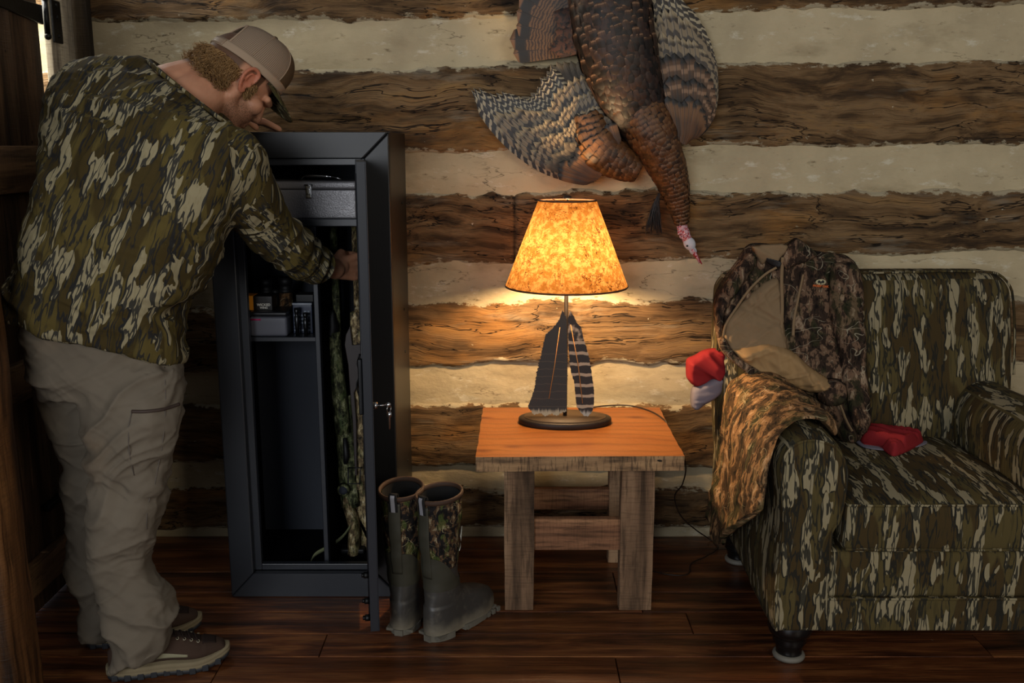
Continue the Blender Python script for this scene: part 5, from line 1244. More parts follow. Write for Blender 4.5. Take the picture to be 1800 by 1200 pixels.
g1 = fold((-.45, 0, .9), 12, 11); g2 = fold((.5, 0, .85), 13, 12); g3 = fold((.15, 0, 1), 15, 13)
disp = .014*g1*sm(.25, .45, z)*sm(.85, .7, z)+.012*g2*sm(.2, .35, z)*sm(.7, .5, z)+.018*g3*sm(.34, .16, z)+.006*fbm(q, (5, 5, 5), 3, seed=9)+.008*g1*sm(.72, .80, z)
disp += .0045*fold((-.5, 0, .85), 26, 31)+.003*fold((.6, 0, .8), 30, 32)-.009
V = V+N*disp[:, None]
trs = obj('trousers', fused(V, Fc), M_trs, man, recalc=False)
from mathutils.bvhtree import BVHTree
bvh = BVHTree.FromPolygons([Vector(v) for v in V], Fc)
def onsurf(px, py, off=.002, tree=None):
    d = Vector(ray(px, py)).normalized(); h = (tree or bvh).ray_cast(Vector(CAM), d); 
    return np.array(h[0]+h[1]*off) if h[0] is not None else PY(px, py, -.95)
M_zip = plain('brown_pocket_zip', '#3f3129', .7); M_seam = plain('trouser_seam', '#5f574f', .9)
b = MB(); z0_ = spline([onsurf(x, y, .001) for x, y in ((232, 723), (255, 723), (280, 720), (300, 715), (314, 710))], 30); tube(b, z0_, .0045, 8); obj('pocket_zip', b, M_zip, trs)
b = MB(); tube(b, [onsurf(x, y, .0002) for x, y in [(289, 645), (290, 670), (291, 700), (290, 730), (288, 760), (284, 790), (278, 820), (272, 850), (262, 880), (258, 905), (258, 930)]], .0013, 6); obj('side_seam', b, M_seam, trs)
b = MB(); tube(b, [onsurf(x, y, .0002) for x, y in [(232, 723), (226, 750), (226, 780), (229, 805), (236, 835)]], .0012, 6); obj('pocket_seam', b, M_seam, trs)

# ---- shoes
M_mid = plain('muddy_tan_midsole', '#8a7d62', .85, 0, .2, .4, 90, .4, 30, '#3a3226'); M_out = plain('dark_outsole', '#24262a', .6); M_up = plain('brown_suede', '#4b3a30', .9, 0, .15, .4, 260, .5, 18); M_upd = plain('dark_brown_suede', '#261b16', .85, 0, .2, .3, 260)
M_eye = plain('eyelet_metal', '#a89e86', .35, .6); M_side = plain('tan_side_panel', '#8f8a6e', .8)
def shoe(cx, cy, yaw, lab, lift=0.0):
    R = Matrix.Translation((cx, cy, 0)) @ Matrix.Rotation(yaw, 4, 'Z') @ Matrix.Rotation(-lift, 4, 'Y'); s = bpy.data.objects.new('shoe', None); COL.objects.link(s); s.parent = man
    s.location = (cx, cy, 0); s.matrix_parent_inverse = parent_world(man).inverted(); s.empty_display_size = .05
    Rn = np.array(R.to_3x3()); Tn = np.array(R.translation)
    def outline(t, off=0, n=72):
        a = np.linspace(0, 2*math.pi, n, endpoint=False); x = .155*np.cos(a); w = .045+.010*np.exp(-((x-.075)/.05)**2)-.006*np.exp(-((x+.02)/.05)**2)
        return np.stack([x*(1+off/.155), (w+off)*np.sign(np.sin(a))*np.abs(np.sin(a))**.72], 1)
    def layer(rows, mat, nm, par):
        b = MB(); P = []
        for z, off, toe in rows:
            o = outline(0, off); zz = z+toe*np.clip((o[:, 0]-.06)/.1, 0, 1)**2*.022; P.append(np.stack([o[:, 0], o[:, 1], zz], 1))
        grid(b, np.array(P), cv=True, caps=True); xform(b, Rn, Tn); return obj(nm, b, mat, par)
    b = MB(); so = layer([(.0, -.004, 1), (.002, 0, 1), (.013, .001, 1), (.014, -.002, 1)], M_out, 'outsole', s)
    for sg_ in (-1, 1):
        b = MB()
        for x_ in np.linspace(-.135, .125, 9):
            w = .045+.010*math.exp(-((x_-.075)/.05)**2)-.006*math.exp(-((x_+.02)/.05)**2); w *= (1-min(1, abs(x_)/.156)**2.8)**.36
            zz = max(0, (x_-.06)/.1)**2*.022; box(b, (x_-.008, sg_*w-.003, zz+.001), (x_+.008, sg_*w+.003, zz+.018))
        xform(b, Rn, Tn); obj('sole_lugs', b, M_out, so, smooth=False, bevel=.0015)
    layer([(.013, .001, 1), (.014, .003, 1), (.020, .0035, 1), (.022, .002, 1), (.024, .0035, 1), (.034, .003, .8), (.036, .0, .8)], M_mid, 'midsole', s)
    # upper
    b = MB(); xs_ = np.linspace(-.150, .150, 60); na = 32; P = []
    top = np.interp(xs_, [-.15, -.12, -.06, -.01, .03, .08, .12, .14, .15], [.075, .105, .112, .108, .098, .078, .068, .060, .044])
    for x_, tz in zip(xs_, top):
        w = .043+.010*math.exp(-((x_-.075)/.05)**2)-.006*math.exp(-((x_+.02)/.05)**2); w *= (1-min(.999, abs(x_)/.153)**2.6)**.42
        a = np.linspace(-math.pi*.5, math.pi*1.5, na, endpoint=False); zb_ = .028+max(0, (x_-.06)/.1)**2*.018; zc = (tz+zb_)/2; hz = (tz-zb_)/2
        sq = .80; yv = w*np.sign(np.cos(a))*np.abs(np.cos(a))**sq; zv = zc+hz*np.sign(np.sin(a))*np.abs(np.sin(a))**sq; yv = yv*np.where(zv > zc, 1-.38*(zv-zc)/hz*(x_ < .09), 1)
        P.append(np.stack([np.full(na, x_), yv, zv], 1))
    P = np.array(P); grid(b, P, cv=True, caps=True); xform(b, Rn, Tn); up = obj('upper', b, M_up, s)
    tree = BVHTree.FromPolygons([Vector(v) for v in b.data()], b.f)
    def on(x_, y_, off=.001):
        o = Vector(Rn@V3(x_, y_, .2)+Tn); h = tree.ray_cast(o, Vector((0, 0, -1))); return np.array(h[0]+h[1]*(off if h[1].z > 0 else -off)) if h[0] is not None else np.array(o)
    def patch(nm, mat, pts, off=.0015):
        b = MB(); P = np.array([[on(x_, y_, off) for x_, y_ in row] for row in pts]); grid(b, P); o = obj(nm, b, mat, s, recalc=False); o.modifiers.new('s', 'SOLIDIFY').thickness = .0015; return o
    patch('tongue', M_upd, [[(x_, y_) for y_ in np.linspace(-.016, .016, 7)] for x_ in np.linspace(.0, .085, 16)], .002)
    patch('toe_cap', M_upd, [[(.088+.035*t, y_*(1-.25*t)) for y_ in np.linspace(-.026, .026, 9)] for t in np.linspace(0, 1, 8)], .0012)
    b = MB()
    for k in range(4):
        x_ = .022+k*.017
        for sg_ in (-1, 1):
            c_ = on(x_+.004, sg_*.021, .003); b2 = MB(); pts = [c_+V3(.0035*math.cos(t), .003*math.sin(t), .0018*math.sin(t)*-sg_) for t in np.linspace(0, 2*math.pi, 13)]; tube(b2, pts, .0013, 6, caps=False); obj('eyelet', b2, M_eye, s)
    for k in range(4):
        x_ = .022+k*.017; b2 = MB(); tube(b2, spline([on(x_+.004, -.021, .003), on(x_-.003, -.008, .005), on(x_-.006, .006, .005), on(x_-.012, .021, .003)], 12), .0019, 6); obj('lace', b2, M_upd, s)
    b2 = MB(); pts = [(x_, -.036-.004*math.sin((x_+.02)*20)) for x_ in np.linspace(-.03, .05, 10)]
    # tan side insert on the outer side
    rows = []
    for t in np.linspace(0, 1, 14):
        x_ = -.035+.085*t; row = []
        for s_ in np.linspace(0, 1, 5):
            zz = .050+.018*s_*(1-.6*t); o = Vector(Rn@V3(x_, -.2, zz)+Tn); h = tree.ray_cast(o, Vector(Rn@V3(0, 1, 0)))
            row.append(np.array(h[0])-Rn@V3(0, .0015, 0) if h[0] is not None else Rn@V3(x_, -.045, zz)+Tn)
        rows.append(row)
    grid(b2, np.array(rows)); o = obj('side_panel', b2, M_side, s, recalc=False); o.modifiers.new('s', 'SOLIDIFY').thickness = .0012
    return s
hn = PZ(202, 1188, 0); tn = PZ(392, 1160, 0)
mid = (hn+tn)/2; yaw = math.atan2(tn[1]-hn[1], tn[0]-hn[0])
s1 = shoe(mid[0]+.0, mid[1]-.0, yaw, ''); s1['label'] = 'near right shoe'
hf = PZ(147, 1140, 0); s2 = shoe(hf[0]+.155*math.cos(.30), hf[1]+.02+.155*math.sin(.30), .30, ''); s2['label'] = 'far left shoe'

# ---- head frame
Hc = PY(417, 143, -.645)
r_ = nrm(V3(.56, -.82, -.08)); f_ = V3(.52, .46, -.70); f_ = nrm(f_-r_*np.dot(f_, r_)); u_ = np.cross(r_, f_)
HR = np.stack([r_, f_, u_], 1)           # columns: right, face, up
def hp(x, y, z): return Hc+HR@V3(x, y, z)
def hell(b, c, r, seg=24): ell(b, hp(*c), r, R=HR, seg=seg)
b = MB()
hell(b, (0, -.014, .028), (.077, .099, .088), 40); hell(b, (0, .030, -.035), (.060, .066, .082), 32)
hell(b, (0, -.03, -.02), (.064, .07, .06))
for s in (-1, 1):
    capsule(b, hp(s*.054, .000, -.050), hp(s*.020, .072, -.103), .020, .017); hell(b, (s*.042, .060, -.022), (.026, .028, .024)); capsule(b, hp(s*.062, .0, .0), hp(s*.054, .0, -.05), .016, .020)
    capsule(b, hp(s*.012, .096, .018), hp(s*.046, .076, .016), .011, .010)
    # ear
    ez = .010; hell(b, (s*.080, -.004, .004-.0), (.004, .015, .025), 16)
    ep = [(.076, .012, .004), (.082, .014, .020), (.086, .006, .034), (.090, -.010, .037), (.094, -.022, .024), (.094, -.024, .004), (.089, -.016, -.014), (.083, -.006, -.026), (.078, .004, -.028), (.076, .008, -.018)]
    tube(b, spline([hp(s*x, y, z) for x, y, z in ep], 40), .0052, 10); tube(b, spline([hp(s*x, y, z) for x, y, z in [(.080, .004, .020), (.086, -.006, .024), (.089, -.012, .012), (.087, -.010, -.004)]], 16), .0035, 8)
    hell(b, (s*.080, .000, -.024), (.005, .009, .009), 12); hell(b, (s*.079, .010, -.002), (.006, .005, .008), 10)
capsule(b, hp(0, .088, .010), hp(0, .106, -.032), .009, .0115); hell(b, (0, .096, -.038), (.017, .012, .009)); hell(b, (0, .080, -.100), (.022, .018, .017))
hell(b, (0, .086, -.064), (.024, .012, .007)); hell(b, (0, .085, -.075), (.021, .012, .007))
# neck and trapezius
nb = PY(322, 188, -.74); 
capsule(b, hp(0, -.040, -.040), nb, .062, .076, 28); capsule(b, hp(0, -.062, -.030), PY(300, 160, -.72), .045, .07, 20); 
for c_, w_ in ((sh_r, .07), (sh_l, .06)): capsule(b, nb-V3(.0, 0, .03), c_-V3(.02, 0, .03), .055, .045)
# torso and legs inside the clothes
chest = PY(255, 300, -.81); hip = PY(180, 600, -.88)
capsule(b, nb-V3(.02, 0, .05), chest, .06, .11, 24); capsule(b, chest, hip, .11, .10, 24)
for (kn, an, hx_) in (((226, 850), (232, 1120), -.94), ((165, 850), (175, 1090), -.80)):
    k_ = PY(*kn, hx_); a_ = PY(*an, hx_); capsule(b, hip+V3(0, (hx_+.88)*.6, -.02), k_, .065, .042); capsule(b, k_, a_, .040, .030)
# arms
chain(b, [sh_r-V3(0.02, 0, .02), el_r, wr_r], [.05, .043, .030], 20); chain(b, [sh_l-V3(0, 0, .02), el_l, wr_l], [.045, .038, .028], 20)
capsule(b, PY(540, 458, -.53), wr_r, .042, .031, 20, flat=.9)
# right hand closed round the barrel: back of the hand towards the room
hd = nrm(hand_r-wr_r); up_ = nrm(V3(.08, 0, 1)-hd*np.dot(V3(.08, 0, 1), hd)); pn = np.cross(hd, up_)      # pn points to the palm side (away)
if pn[1] < 0: pn = -pn
capsule(b, wr_r, wr_r+hd*.03+up_*.004, .030, .030, 18, flat=.75, up=pn)
for k, (o, r0) in enumerate(((.030, .0135), (.010, .0145), (-.012, .014), (-.032, .0125))):
    kn = wr_r+hd*(.090-.004*abs(k-1))+up_*o-pn*.010
    capsule(b, wr_r+hd*.02+up_*o*.5, kn, .017, .0125, 12)
    p1 = kn+hd*.022+pn*.022; p2 = p1-hd*.004+pn*.026; p3 = p2-hd*.022+pn*.008
    chain(b, [kn, p1, p2, p3], [.0120, .0105, .0095, .0085], 12)
tb_ = wr_r+hd*.022+up_*.026+pn*.008
chain(b, [tb_, tb_+hd*.030+up_*.014+pn*.012, tb_+hd*.055+up_*.008+pn*.020, tb_+hd*.074+up_*.0+pn*.024], [.017, .0135, .0115, .0095], 12)
# left hand resting on the cabinet top, fingers bent over towards the wall
ld = nrm(V3(.86, .42, -.25)); side = nrm(np.cross(ld, (0, 0, 1)))    # side: towards the camera
top_ = ctop
kb = wr_l+ld*.075
for k, o in enumerate((-.032, -.011, .010, .030)):
    kn = wr_l+ld*(.080-.005*abs(k-1))-side*o*-1; capsule(b, wr_l+ld*.015-side*o*-.5, kn, .016, .0115, 12)
    p1 = kn+ld*.034+V3(0, 0, .006); p2 = V3(p1[0]+.022, p1[1]+.010, top_+.018); p3 = V3(p2[0]+.016, p2[1]+.008, top_+.0085)
    chain(b, [kn, p1, p2, p3], [.0112, .0098, .0088, .0078], 12)
tb_ = wr_l+ld*.02+side*.028
chain(b, [tb_, tb_+ld*.03+side*.018, V3(*(tb_+ld*.055+side*.02)[:2], top_+.012)], [.015, .0115, .009], 12)
V, N, Fc = fuse(b, .0032, 4, .5)
loc = (V-Hc)@HR; isH = np.linalg.norm(loc, axis=1) < .17
V = V+N*(.0006*fbm(V, (60, 60, 60), 2, seed=3))[:, None]
x, y, z = np.abs(loc[:, 0]), loc[:, 1], loc[:, 2]
beard = isH*sm(-.005, .03, y+.25*(-z-.02))*sm(-.012, -.045, z+.25*(x-.05))*sm(-.13, -.11, z)
hairm = isH*sm(-.03, -.045, y+.35*(-z-.02)*0)*sm(-.075, -.055, z)+isH*(np.abs(y-.022) < .009)*(z > -.03)*(x > .055)
hairm = np.clip(hairm+isH*sm(.0, -.01, y-.01)*(z > .045), 0, 1)
ear = isH*sm(.076, .084, x)*(np.abs(z) < .05)
ms_ = Mt('skin'); a_ = ms_.sep(ms_.attr('cuv')); p = ms_.co()
c = ms_.mix('#c08a6a', '#b07a5c', ms_.step(ms_.noise(p, 22, 4), .4, .8)); c = ms_.mix(c, '#b45c44', ms_.math('MULTIPLY', a_[2], .55))
st = ms_.math('MULTIPLY', a_[0], ms_.math('ADD', .35, ms_.math('MULTIPLY', ms_.step(ms_.noise(p, 500, 2), .45, .6), .5))); c = ms_.mix(c, '#4f3525', st); c = ms_.mix(c, '#4a3320', ms_.math('MULTIPLY', a_[1], .9))
ms_.set(c, .55, spec=.35); ms_.put(ms_.b.inputs['Subsurface Weight'], .12); ms_.b.inputs['Subsurface Radius'].default_value = (1, .35, .2); ms_.b.inputs['Subsurface Scale'].default_value = .01; ms_.bump(ms_.noise(p, 300, 3), .15, .0008)
mb_ = MB(); mb_.add(V, Fc, cuv=np.stack([beard, hairm, ear], 1)); bodyo = obj('body', mb_, ms_.m, man, recalc=False)
for s in (-1, 1):
    b = MB(); hell(b, (s*.031, .064, .002), (.0105, .0125, .0125), 14); obj('eye', b, plain('eye_white', '#c9c4ba', .2), bodyo)
# ---- hair: short curly locks below the cap
rnd = random.Random(11); b = MB(); cnt = 0
hairtree = BVHTree.FromPolygons([Vector(v) for v in V[:]], Fc)
while cnt < 2600:
    th = rnd.uniform(-1, 1)*2.45; el = rnd.uniform(-.85, .62)      # th: 0 = back of head
    dl = V3(math.sin(th)*math.cos(el), -math.cos(th)*math.cos(el), math.sin(el))
    o = hp(0, -.014, .02); d = HR@dl; h = hairtree.ray_cast(Vector(o+d*.25), Vector(-d))
    if h[0] is None: continue
    P0 = np.array(h[0]); l = (P0-Hc)@HR
    if l[1] > -.022+.10*max(0, l[2]) and not (abs(l[1]-.024) < .009 and l[2] > -.028 and abs(l[0]) > .05): continue
    if abs(l[1]+.004) < .03 and abs(l[0]) > .08: continue
    if np.linalg.norm(l) > .128: continue
    if l[2] < -.072+.012*rnd.random() or l[2] > .014: continue
    n = np.array(h[1]); L = rnd.uniform(.014, .030)*(.5 if l[1] > 0 else 1)*(1.15 if l[2] > -.02 else .8)
    fl_d = nrm(HR@V3(rnd.uniform(-.5, .5), -.55, -.62+rnd.uniform(-.35, .35))); fl_d = nrm(fl_d-n*np.dot(fl_d, n)*.7)
    cu_ = rnd.uniform(0, 6.28); pts = []; side = np.cross(n, fl_d)
    for k in range(6):
        t = k/5; pts.append(P0+n*(.002+.006*t+rnd.uniform(-.001, .001)+.010*t*rnd.random())+fl_d*L*t+side*.010*math.sin(cu_+t*6)*t+n*.006*math.cos(cu_+t*5)*t)
    tube(b, pts, [.0011, .0012, .0012, .001, .0008, .0002], 3, caps=False); cnt += 1
M_hair = Mt('light_brown_hair'); M_hair.set(M_hair.mix('#5a3c20', '#b8905c', M_hair.noise(M_hair.co(), 90, 3)), .5, spec=.4)
obj('hair', b, M_hair.m, man, recalc=False)
# ---- mesh-back cap
cap = bpy.data.objects.new('cap', None); COL.objects.link(cap); cap.parent = man; cap.location = Hc; cap.matrix_parent_inverse = parent_world(man).inverted(); cap['label'] = 'tan mesh-back cap'
M_mesh = Mt('tan_cap_mesh'); cu3 = M_mesh.attr('cuv'); sx_ = M_mesh.sep(cu3); ln = M_mesh.math('MULTIPLY', M_mesh.math('ABSOLUTE', M_mesh.math('SINE', M_mesh.math('MULTIPLY', sx_[0], 800))), M_mesh.math('ABSOLUTE', M_mesh.math('SINE', M_mesh.math('MULTIPLY', sx_[1], 1100))))
M_mesh.set(M_mesh.mix('#5f5040', '#a8917a', M_mesh.step(ln, .05, .5)), .85, spec=.2); M_mesh.bump(ln, .6, .001); M_mesh = M_mesh.m
M_capf = plain('brown_cap_front', '#5d4a34', .9, 0, .15, .3, 400, .2, 30); M_band = plain('tan_cap_band', '#a38c73', .85); M_brim = bark_camo('brim_camo', 1.0, 1.6, tan='#7d7454', olive='#4c4a2a')
def dome(az, t, off=0):
    """az 0 = front, t 0 band .. 1 crown button"""
    fr = (math.cos(az)+1)/2
    bz = .040+.016*math.cos(az)-.002                     # band height
    R0 = V3(.0835, .1045, 0); tx = math.cos(t*math.pi/2)**(.72); 
    H_ = .126+.010*fr
    x = (R0[0]+off)*math.sin(az)*tx; y = (R0[1]+off)*math.cos(az)*tx-.006+.012*t*0; z = bz*(1-t)+t*0+(.022)*t+ (H_+off)*math.sin(t*math.pi/2)**1.05
    y += .010*fr*math.sin(t*math.pi)
    return hp(x, y, z)
naz, nt = 120, 30; b = MB(); P = []; C = []
for i in range(naz):
    az = 2*math.pi*i/naz; P.append([dome(az, j/(nt-1)) for j in range(nt)]); C.append([(az*.09, j/(nt-1)*.13, 0) for j in range(nt)])
P = np.array(P); C = np.array(C); fs = []; mi = []
for i in range(naz):
    az = 2*math.pi*(i+.5)/naz; ab = abs(az-math.pi)
    for j in range(nt-1):
        t = (j+.5)/(nt-1)
        if (ab/.56)**2+((t-.12)/.46)**2 < 1 and t > .12: continue
        k = i*nt+j; k2 = ((i+1) % naz)*nt+j; fs.append((k, k2, k2+1, k+1)); mi.append(1 if min(az, 2*math.pi-az) < .95 else 0)
b.add(P.reshape(-1, 3), fs, cuv=C.reshape(-1, 3)); b.mi = mi
o = obj('crown', b, [M_mesh, M_capf], cap, recalc=False); so = o.modifiers.new('s', 'SOLIDIFY'); so.thickness = .0018; so.offset = 0
b = MB(); P = []
for i in range(naz):
    az = 2*math.pi*i/naz; P.append([dome(az, t, .0012) for t in (0, .04, .09, .13)])
grid(b, np.array(P), cu=True); o = obj('band', b, M_band, cap, recalc=False); o.modifiers.new('s', 'SOLIDIFY').thickness = .0015
b = MB(); pts = [dome(math.pi+.56*math.cos(q), .12+.46*math.sin(q), .001) for q in np.linspace(0, math.pi, 40)]; tube(b, pts, .0032, 8, ry=.002); obj('opening_binding', b, M_band, cap)
b = MB(); P = [[dome(math.pi+a_q, t, .003) for t in np.linspace(.01, .12, 4)] for a_q in np.linspace(-.5, .5, 20)]; grid(b, np.array(P)); o = obj('snap_strap', b, plain('tan_plastic_strap', '#8f7860', .5), cap, recalc=False); o.modifiers.new('s', 'SOLIDIFY').thickness = .0016
for s in (.95, -.95, 1.9, -1.9):
    b = MB(); tube(b, [dome(s, t, .0008) for t in np.linspace(.05, .98, 24)], .0013, 6); obj('panel_seam', b, M_band, cap)
b = MB(); q_ = dome(0, 1, 0); ell(b, q_, (.007, .007, .004), R=HR, seg=14); obj('button', b, M_capf, cap)
b = MB(); P = []
for az in np.linspace(-1.12, 1.12, 36):
    row = []; base = (dome(az, .02)-Hc)@HR
    for t in np.linspace(0, 1, 12):
        e = math.cos(az/1.12*math.pi/2)**.55; y = base[1]+t*.078*e; x = base[0]*(1-.03*t); zz = base[2]-.004-.26*t*.078*e-1.9*(x**2)*(.35+.65*t)+.011*(0)+1.9*base[0]**2*.35
        row.append(hp(x, y, zz))
    P.append(row)
grid(b, np.array(P)); o = obj('brim', b, M_brim, cap, recalc=False); so = o.modifiers.new('s', 'SOLIDIFY'); so.thickness = .0035; so.offset = 0
# ---------------------------------------------------------------- mounted turkey on the wall
tk = thing('mounted_turkey', 'mounted wild turkey hanging head down on the log wall above the lamp', 'turkey mount', PY(1110, 200, -.03))
rt = random.Random(21)
def feather(b, root, ctrl, tip, nrmv, W, camber=.12, tipw=.85, nl=9, twist=0.0, lift=0.0, idr=None):
    root, ctrl, tip = map(lambda v: np.asarray(v, float), (root, ctrl, tip)); nr = nrm(nrmv); P = []; C = []; idr = rt.random() if idr is None else idr
    for i in range(nl):
        t = i/(nl-1); c = (1-t)**2*root+2*t*(1-t)*ctrl+t*t*tip; d = nrm(2*(1-t)*(ctrl-root)+2*t*(tip-ctrl)); c = c+nr*lift*t*t
        s = np.cross(d, nr); s = nrm(s+nr*twist)
        w = W*(sm(0, .25, t)*.75+.25)*(1 if t < tipw else math.sqrt(max(0, 1-((t-tipw)/(1-tipw))**2))*.97+.03)
        row = []; cr = []
        for u in (-1, -.5, 0, .5, 1):
            row.append(c+s*w*u-nr*camber*W*u*u); cr.append((u, t, idr))
        P.append(row); C.append(cr)
    grid(b, np.array(P), cuv=np.array(C))
def fmatl(name, fn, rough=.45, spec=.5, sheen=None):
    m = Mt(name); s = m.sep(m.attr('cuv')); p = m.co(); c = fn(m, s[0], s[1], s[2], p)
    m.set(c, rough, spec=spec); m.bump(m.math('SINE', m.math('MULTIPLY', m.math('ADD', s[1], m.math('MULTIPLY', m.math('ABSOLUTE', s[0]), .25)), 260)), .12, .0006)
    return m.m
def shaft(m, u, c, col, w=.07): return m.mix(c, col, m.step(m.math('ABSOLUTE', u), w, w*.4))
def barred(m, u, v, i, p):
    au = m.math('ABSOLUTE', u); t = m.math('ADD', m.math('ADD', m.math('MULTIPLY', v, 17), m.math('MULTIPLY', au, .55)), m.math('MULTIPLY', m.noise(p, 30, 2), 1.1))
    t = m.math('ADD', t, m.math('MULTIPLY', m.math('SIGN', u), .25))
    bar = m.step(m.math('ABSOLUTE', m.math('SUBTRACT', m.math('FRACT', t), .5)), .24, .15)
    c = m.mix('#231a13', '#a5977a', bar); return shaft(m, u, c, '#1a1410', .09)
def barredb(m, u, v, i, p):
    au = m.math('ABSOLUTE', u); t = m.math('ADD', m.math('MULTIPLY', v, 7), m.math('ADD', m.math('MULTIPLY', au, .4), m.math('MULTIPLY', m.noise(p, 30, 2), .8)))
    bar = m.step(m.math('ABSOLUTE', m.math('SUBTRACT', m.math('FRACT', t), .5)), .34, .24)
    c = m.mix('#2a2018', '#7d6c52', bar); c = m.mix(c, '#9c8b6c', m.step(v, .90, .96)); return shaft(m, u, c, '#211912', .08)
def bronze(m, u, v, i, p):
    c = m.mix('#120c09', '#33221a', m.step(i, .2, .9)); c = m.mix(c, '#6a4a30', m.math('MULTIPLY', m.step(v, .55, .8), .6)); c = m.mix(c, '#0b0807', m.step(v, .86, .93))
    c = m.mix(c, '#8a6a50', m.math('MULTIPLY', m.step(m.math('ABSOLUTE', m.math('SUBTRACT', v, .80)), .05, .02), .9)); return shaft(m, u, c, '#120c08', .06)
def greybr(m, u, v, i, p):
    c = m.mix('#43392c', '#5c5040', i); fr = m.noise(m.map(p, sc=(1, 1, 1)), 160, 2); c = m.mix(c, '#3a3026', m.math('MULTIPLY', m.step(fr, .45, .6), .6)); c = m.mix(c, '#7d6f58', m.math('MULTIPLY', m.step(v, .85, .97), .7)); return shaft(m, u, c, '#2b2219', .05)
def tailf(m, u, v, i, p):
    t = m.math('ADD', m.math('MULTIPLY', v, 26), m.math('MULTIPLY', m.noise(p, 60, 2), 1.6)); bar = m.step(m.math('ABSOLUTE', m.math('SUBTRACT', m.math('FRACT', t), .5)), .32, .2)
    c = m.mix('#2b1b10', '#5b4127', bar); c = m.mix(c, '#0d0906', m.step(v, .80, .83)); c = m.mix(c, '#6b4a2b', m.step(v, .925, .955)); return shaft(m, u, c, '#1a110a', .06)
F_bar = fmatl('barred_wing_feather', barred); F_barb = fmatl('barred_covert_feather', barredb); F_brz = fmatl('bronze_feather', bronze, .5, .4); F_gry = fmatl('grey_brown_feather', greybr, .6); F_tail = fmatl('banded_tail_feather', tailf, .5)
F_und = plain('dark_under_plumage', '#15100c', .8)
F_cop = fmatl('copper_breast_feather', lambda m, u, v, i, p: shaft(m, u, m.mix(m.mix(m.mix('#2a1a0e', '#5e3a1c', i), '#7a5430', m.math('MULTIPLY', m.step(v, .45, .7), .6)), '#090605', m.step(v, .80, .90)), '#120c08', .05), .5, .45)
T = lambda x, y, Y: PY(x, y, Y)
# tail fan
b = MB(); k = 0; rootp = T(1062, 70, -.075)
for a in np.linspace(188, 70, 15):
    r = math.radians(a); L = .262+.01*math.sin(k*2.1); Yb = -.060-.0032*k; d = V3(math.cos(r), 0, math.sin(r)); rp = rootp+d*.03; rp[1] = Yb
    tip = rp+d*L; tip[1] = Yb-.01; feather(b, rp, (rp+tip)/2+V3(0, -.004, 0), tip, (0, -1, 0), .034, .10, .90, 22); k += 1
obj('tail_fan', b, F_tail, tk, recalc=False)
b = MB(); 
for lay, (L, W) in enumerate(((.15, .024), (.11, .021), (.08, .018))):
    for a in np.linspace(195, 60, 18+lay*2):
        r = math.radians(a+rt.uniform(-3, 3)); d = V3(math.cos(r), 0, math.sin(r)); rp = rootp+d*.02; rp[1] = -.105-.012*lay; tip = rp+d*L*rt.uniform(.9, 1.1); tip[1] += .012; feather(b, rp, (rp+tip)/2+V3(0, -.010, 0), tip, (0, -1, 0), W)
obj('tail_coverts', b, fmatl('chestnut_covert', lambda m, u, v, i, p: m.mix(m.mix('#2a150a', '#4f2d16', i), '#120a06', m.step(m.noise(p, 90, 2), .5, .6)), .6), tk, recalc=False)
# body and neck as tapering underlying forms
def plumage(nm, path, rad, flat, nrow, Lf, Wf, mat, arc=(-105, 105), step=.8, und=True, jit=.12):
    """path runs from the tail end to the head end; feathers point to the tail"""
    D = spline(np.array([np.r_[T(*p_), r_] for p_, r_ in zip(path, rad)]), nrow); par = None
    Tn, _, _ = frames(D[:, :3]); 
    if und:
        bu = MB(); P = []; a = np.linspace(0, 2*math.pi, 28, endpoint=False)
        for i in range(nrow):
            sd = nrm(np.cross(Tn[i], (0, -1, 0))); ou = nrm(np.cross(sd, Tn[i])); ou = ou if ou[1] < 0 else -ou
            P.append([D[i, :3]+sd*D[i, 3]*math.cos(q)+ou*D[i, 3]*flat*math.sin(q) for q in a])
        grid(bu, np.array(P), cv=True, caps=True); par = obj(nm, bu, F_und, tk)
    b = MB()
    for i in range(nrow):
        sd = nrm(np.cross(Tn[i], (0, -1, 0))); ou = nrm(np.cross(sd, Tn[i])); ou = ou if ou[1] < 0 else -ou; r = D[i, 3]; s_ = i/(nrow-1)
        W = np.interp(s_, [0, 1], Wf); L = np.interp(s_, [0, 1], Lf); n = max(4, int(math.radians(arc[1]-arc[0])*r/(W*2*step)))
        for j in range(n+1):
            q = math.radians(arc[0]+(arc[1]-arc[0])*(j+.5*(i % 2)+rt.uniform(-jit, jit))/n)+math.pi/2
            nv = nrm(sd*math.cos(q)+ou*flat*math.sin(q)/flat**2); c = D[i, :3]+sd*r*math.cos(q)+ou*r*flat*math.sin(q)
            d = nrm(-Tn[i]+sd*rt.uniform(-jit, jit)*1.3-sd*math.cos(q)*.10); tip = c+d*L*rt.uniform(.88, 1.1)+nv*.004
            feather(b, c+nv*.002, (c+tip)/2+nv*(.006+.004*rt.random()), tip, nv, W*rt.uniform(.9, 1.1), .10, .72, 6, twist=rt.uniform(-.12, .12))
    return obj(nm+'_feathers' if und else nm, b, mat, par or tk, recalc=False)
plumage('body', [(1068, -70, -.11), (1072, 0, -.125), (1082, 70, -.135), (1100, 140, -.13), (1128, 205, -.115), (1165, 262, -.10)], [.10, .120, .122, .112, .088, .062], .72, 46, (.066, .040), (.0145, .011), F_brz)
plumage('neck', [(1120, 185, -.12), (1146, 235, -.125), (1168, 282, -.115), (1185, 328, -.10), (1194, 366, -.085), (1199, 394, -.075)], [.072, .074, .062, .047, .033, .020], .85, 34, (.046, .018), (.0125, .0055), F_cop)
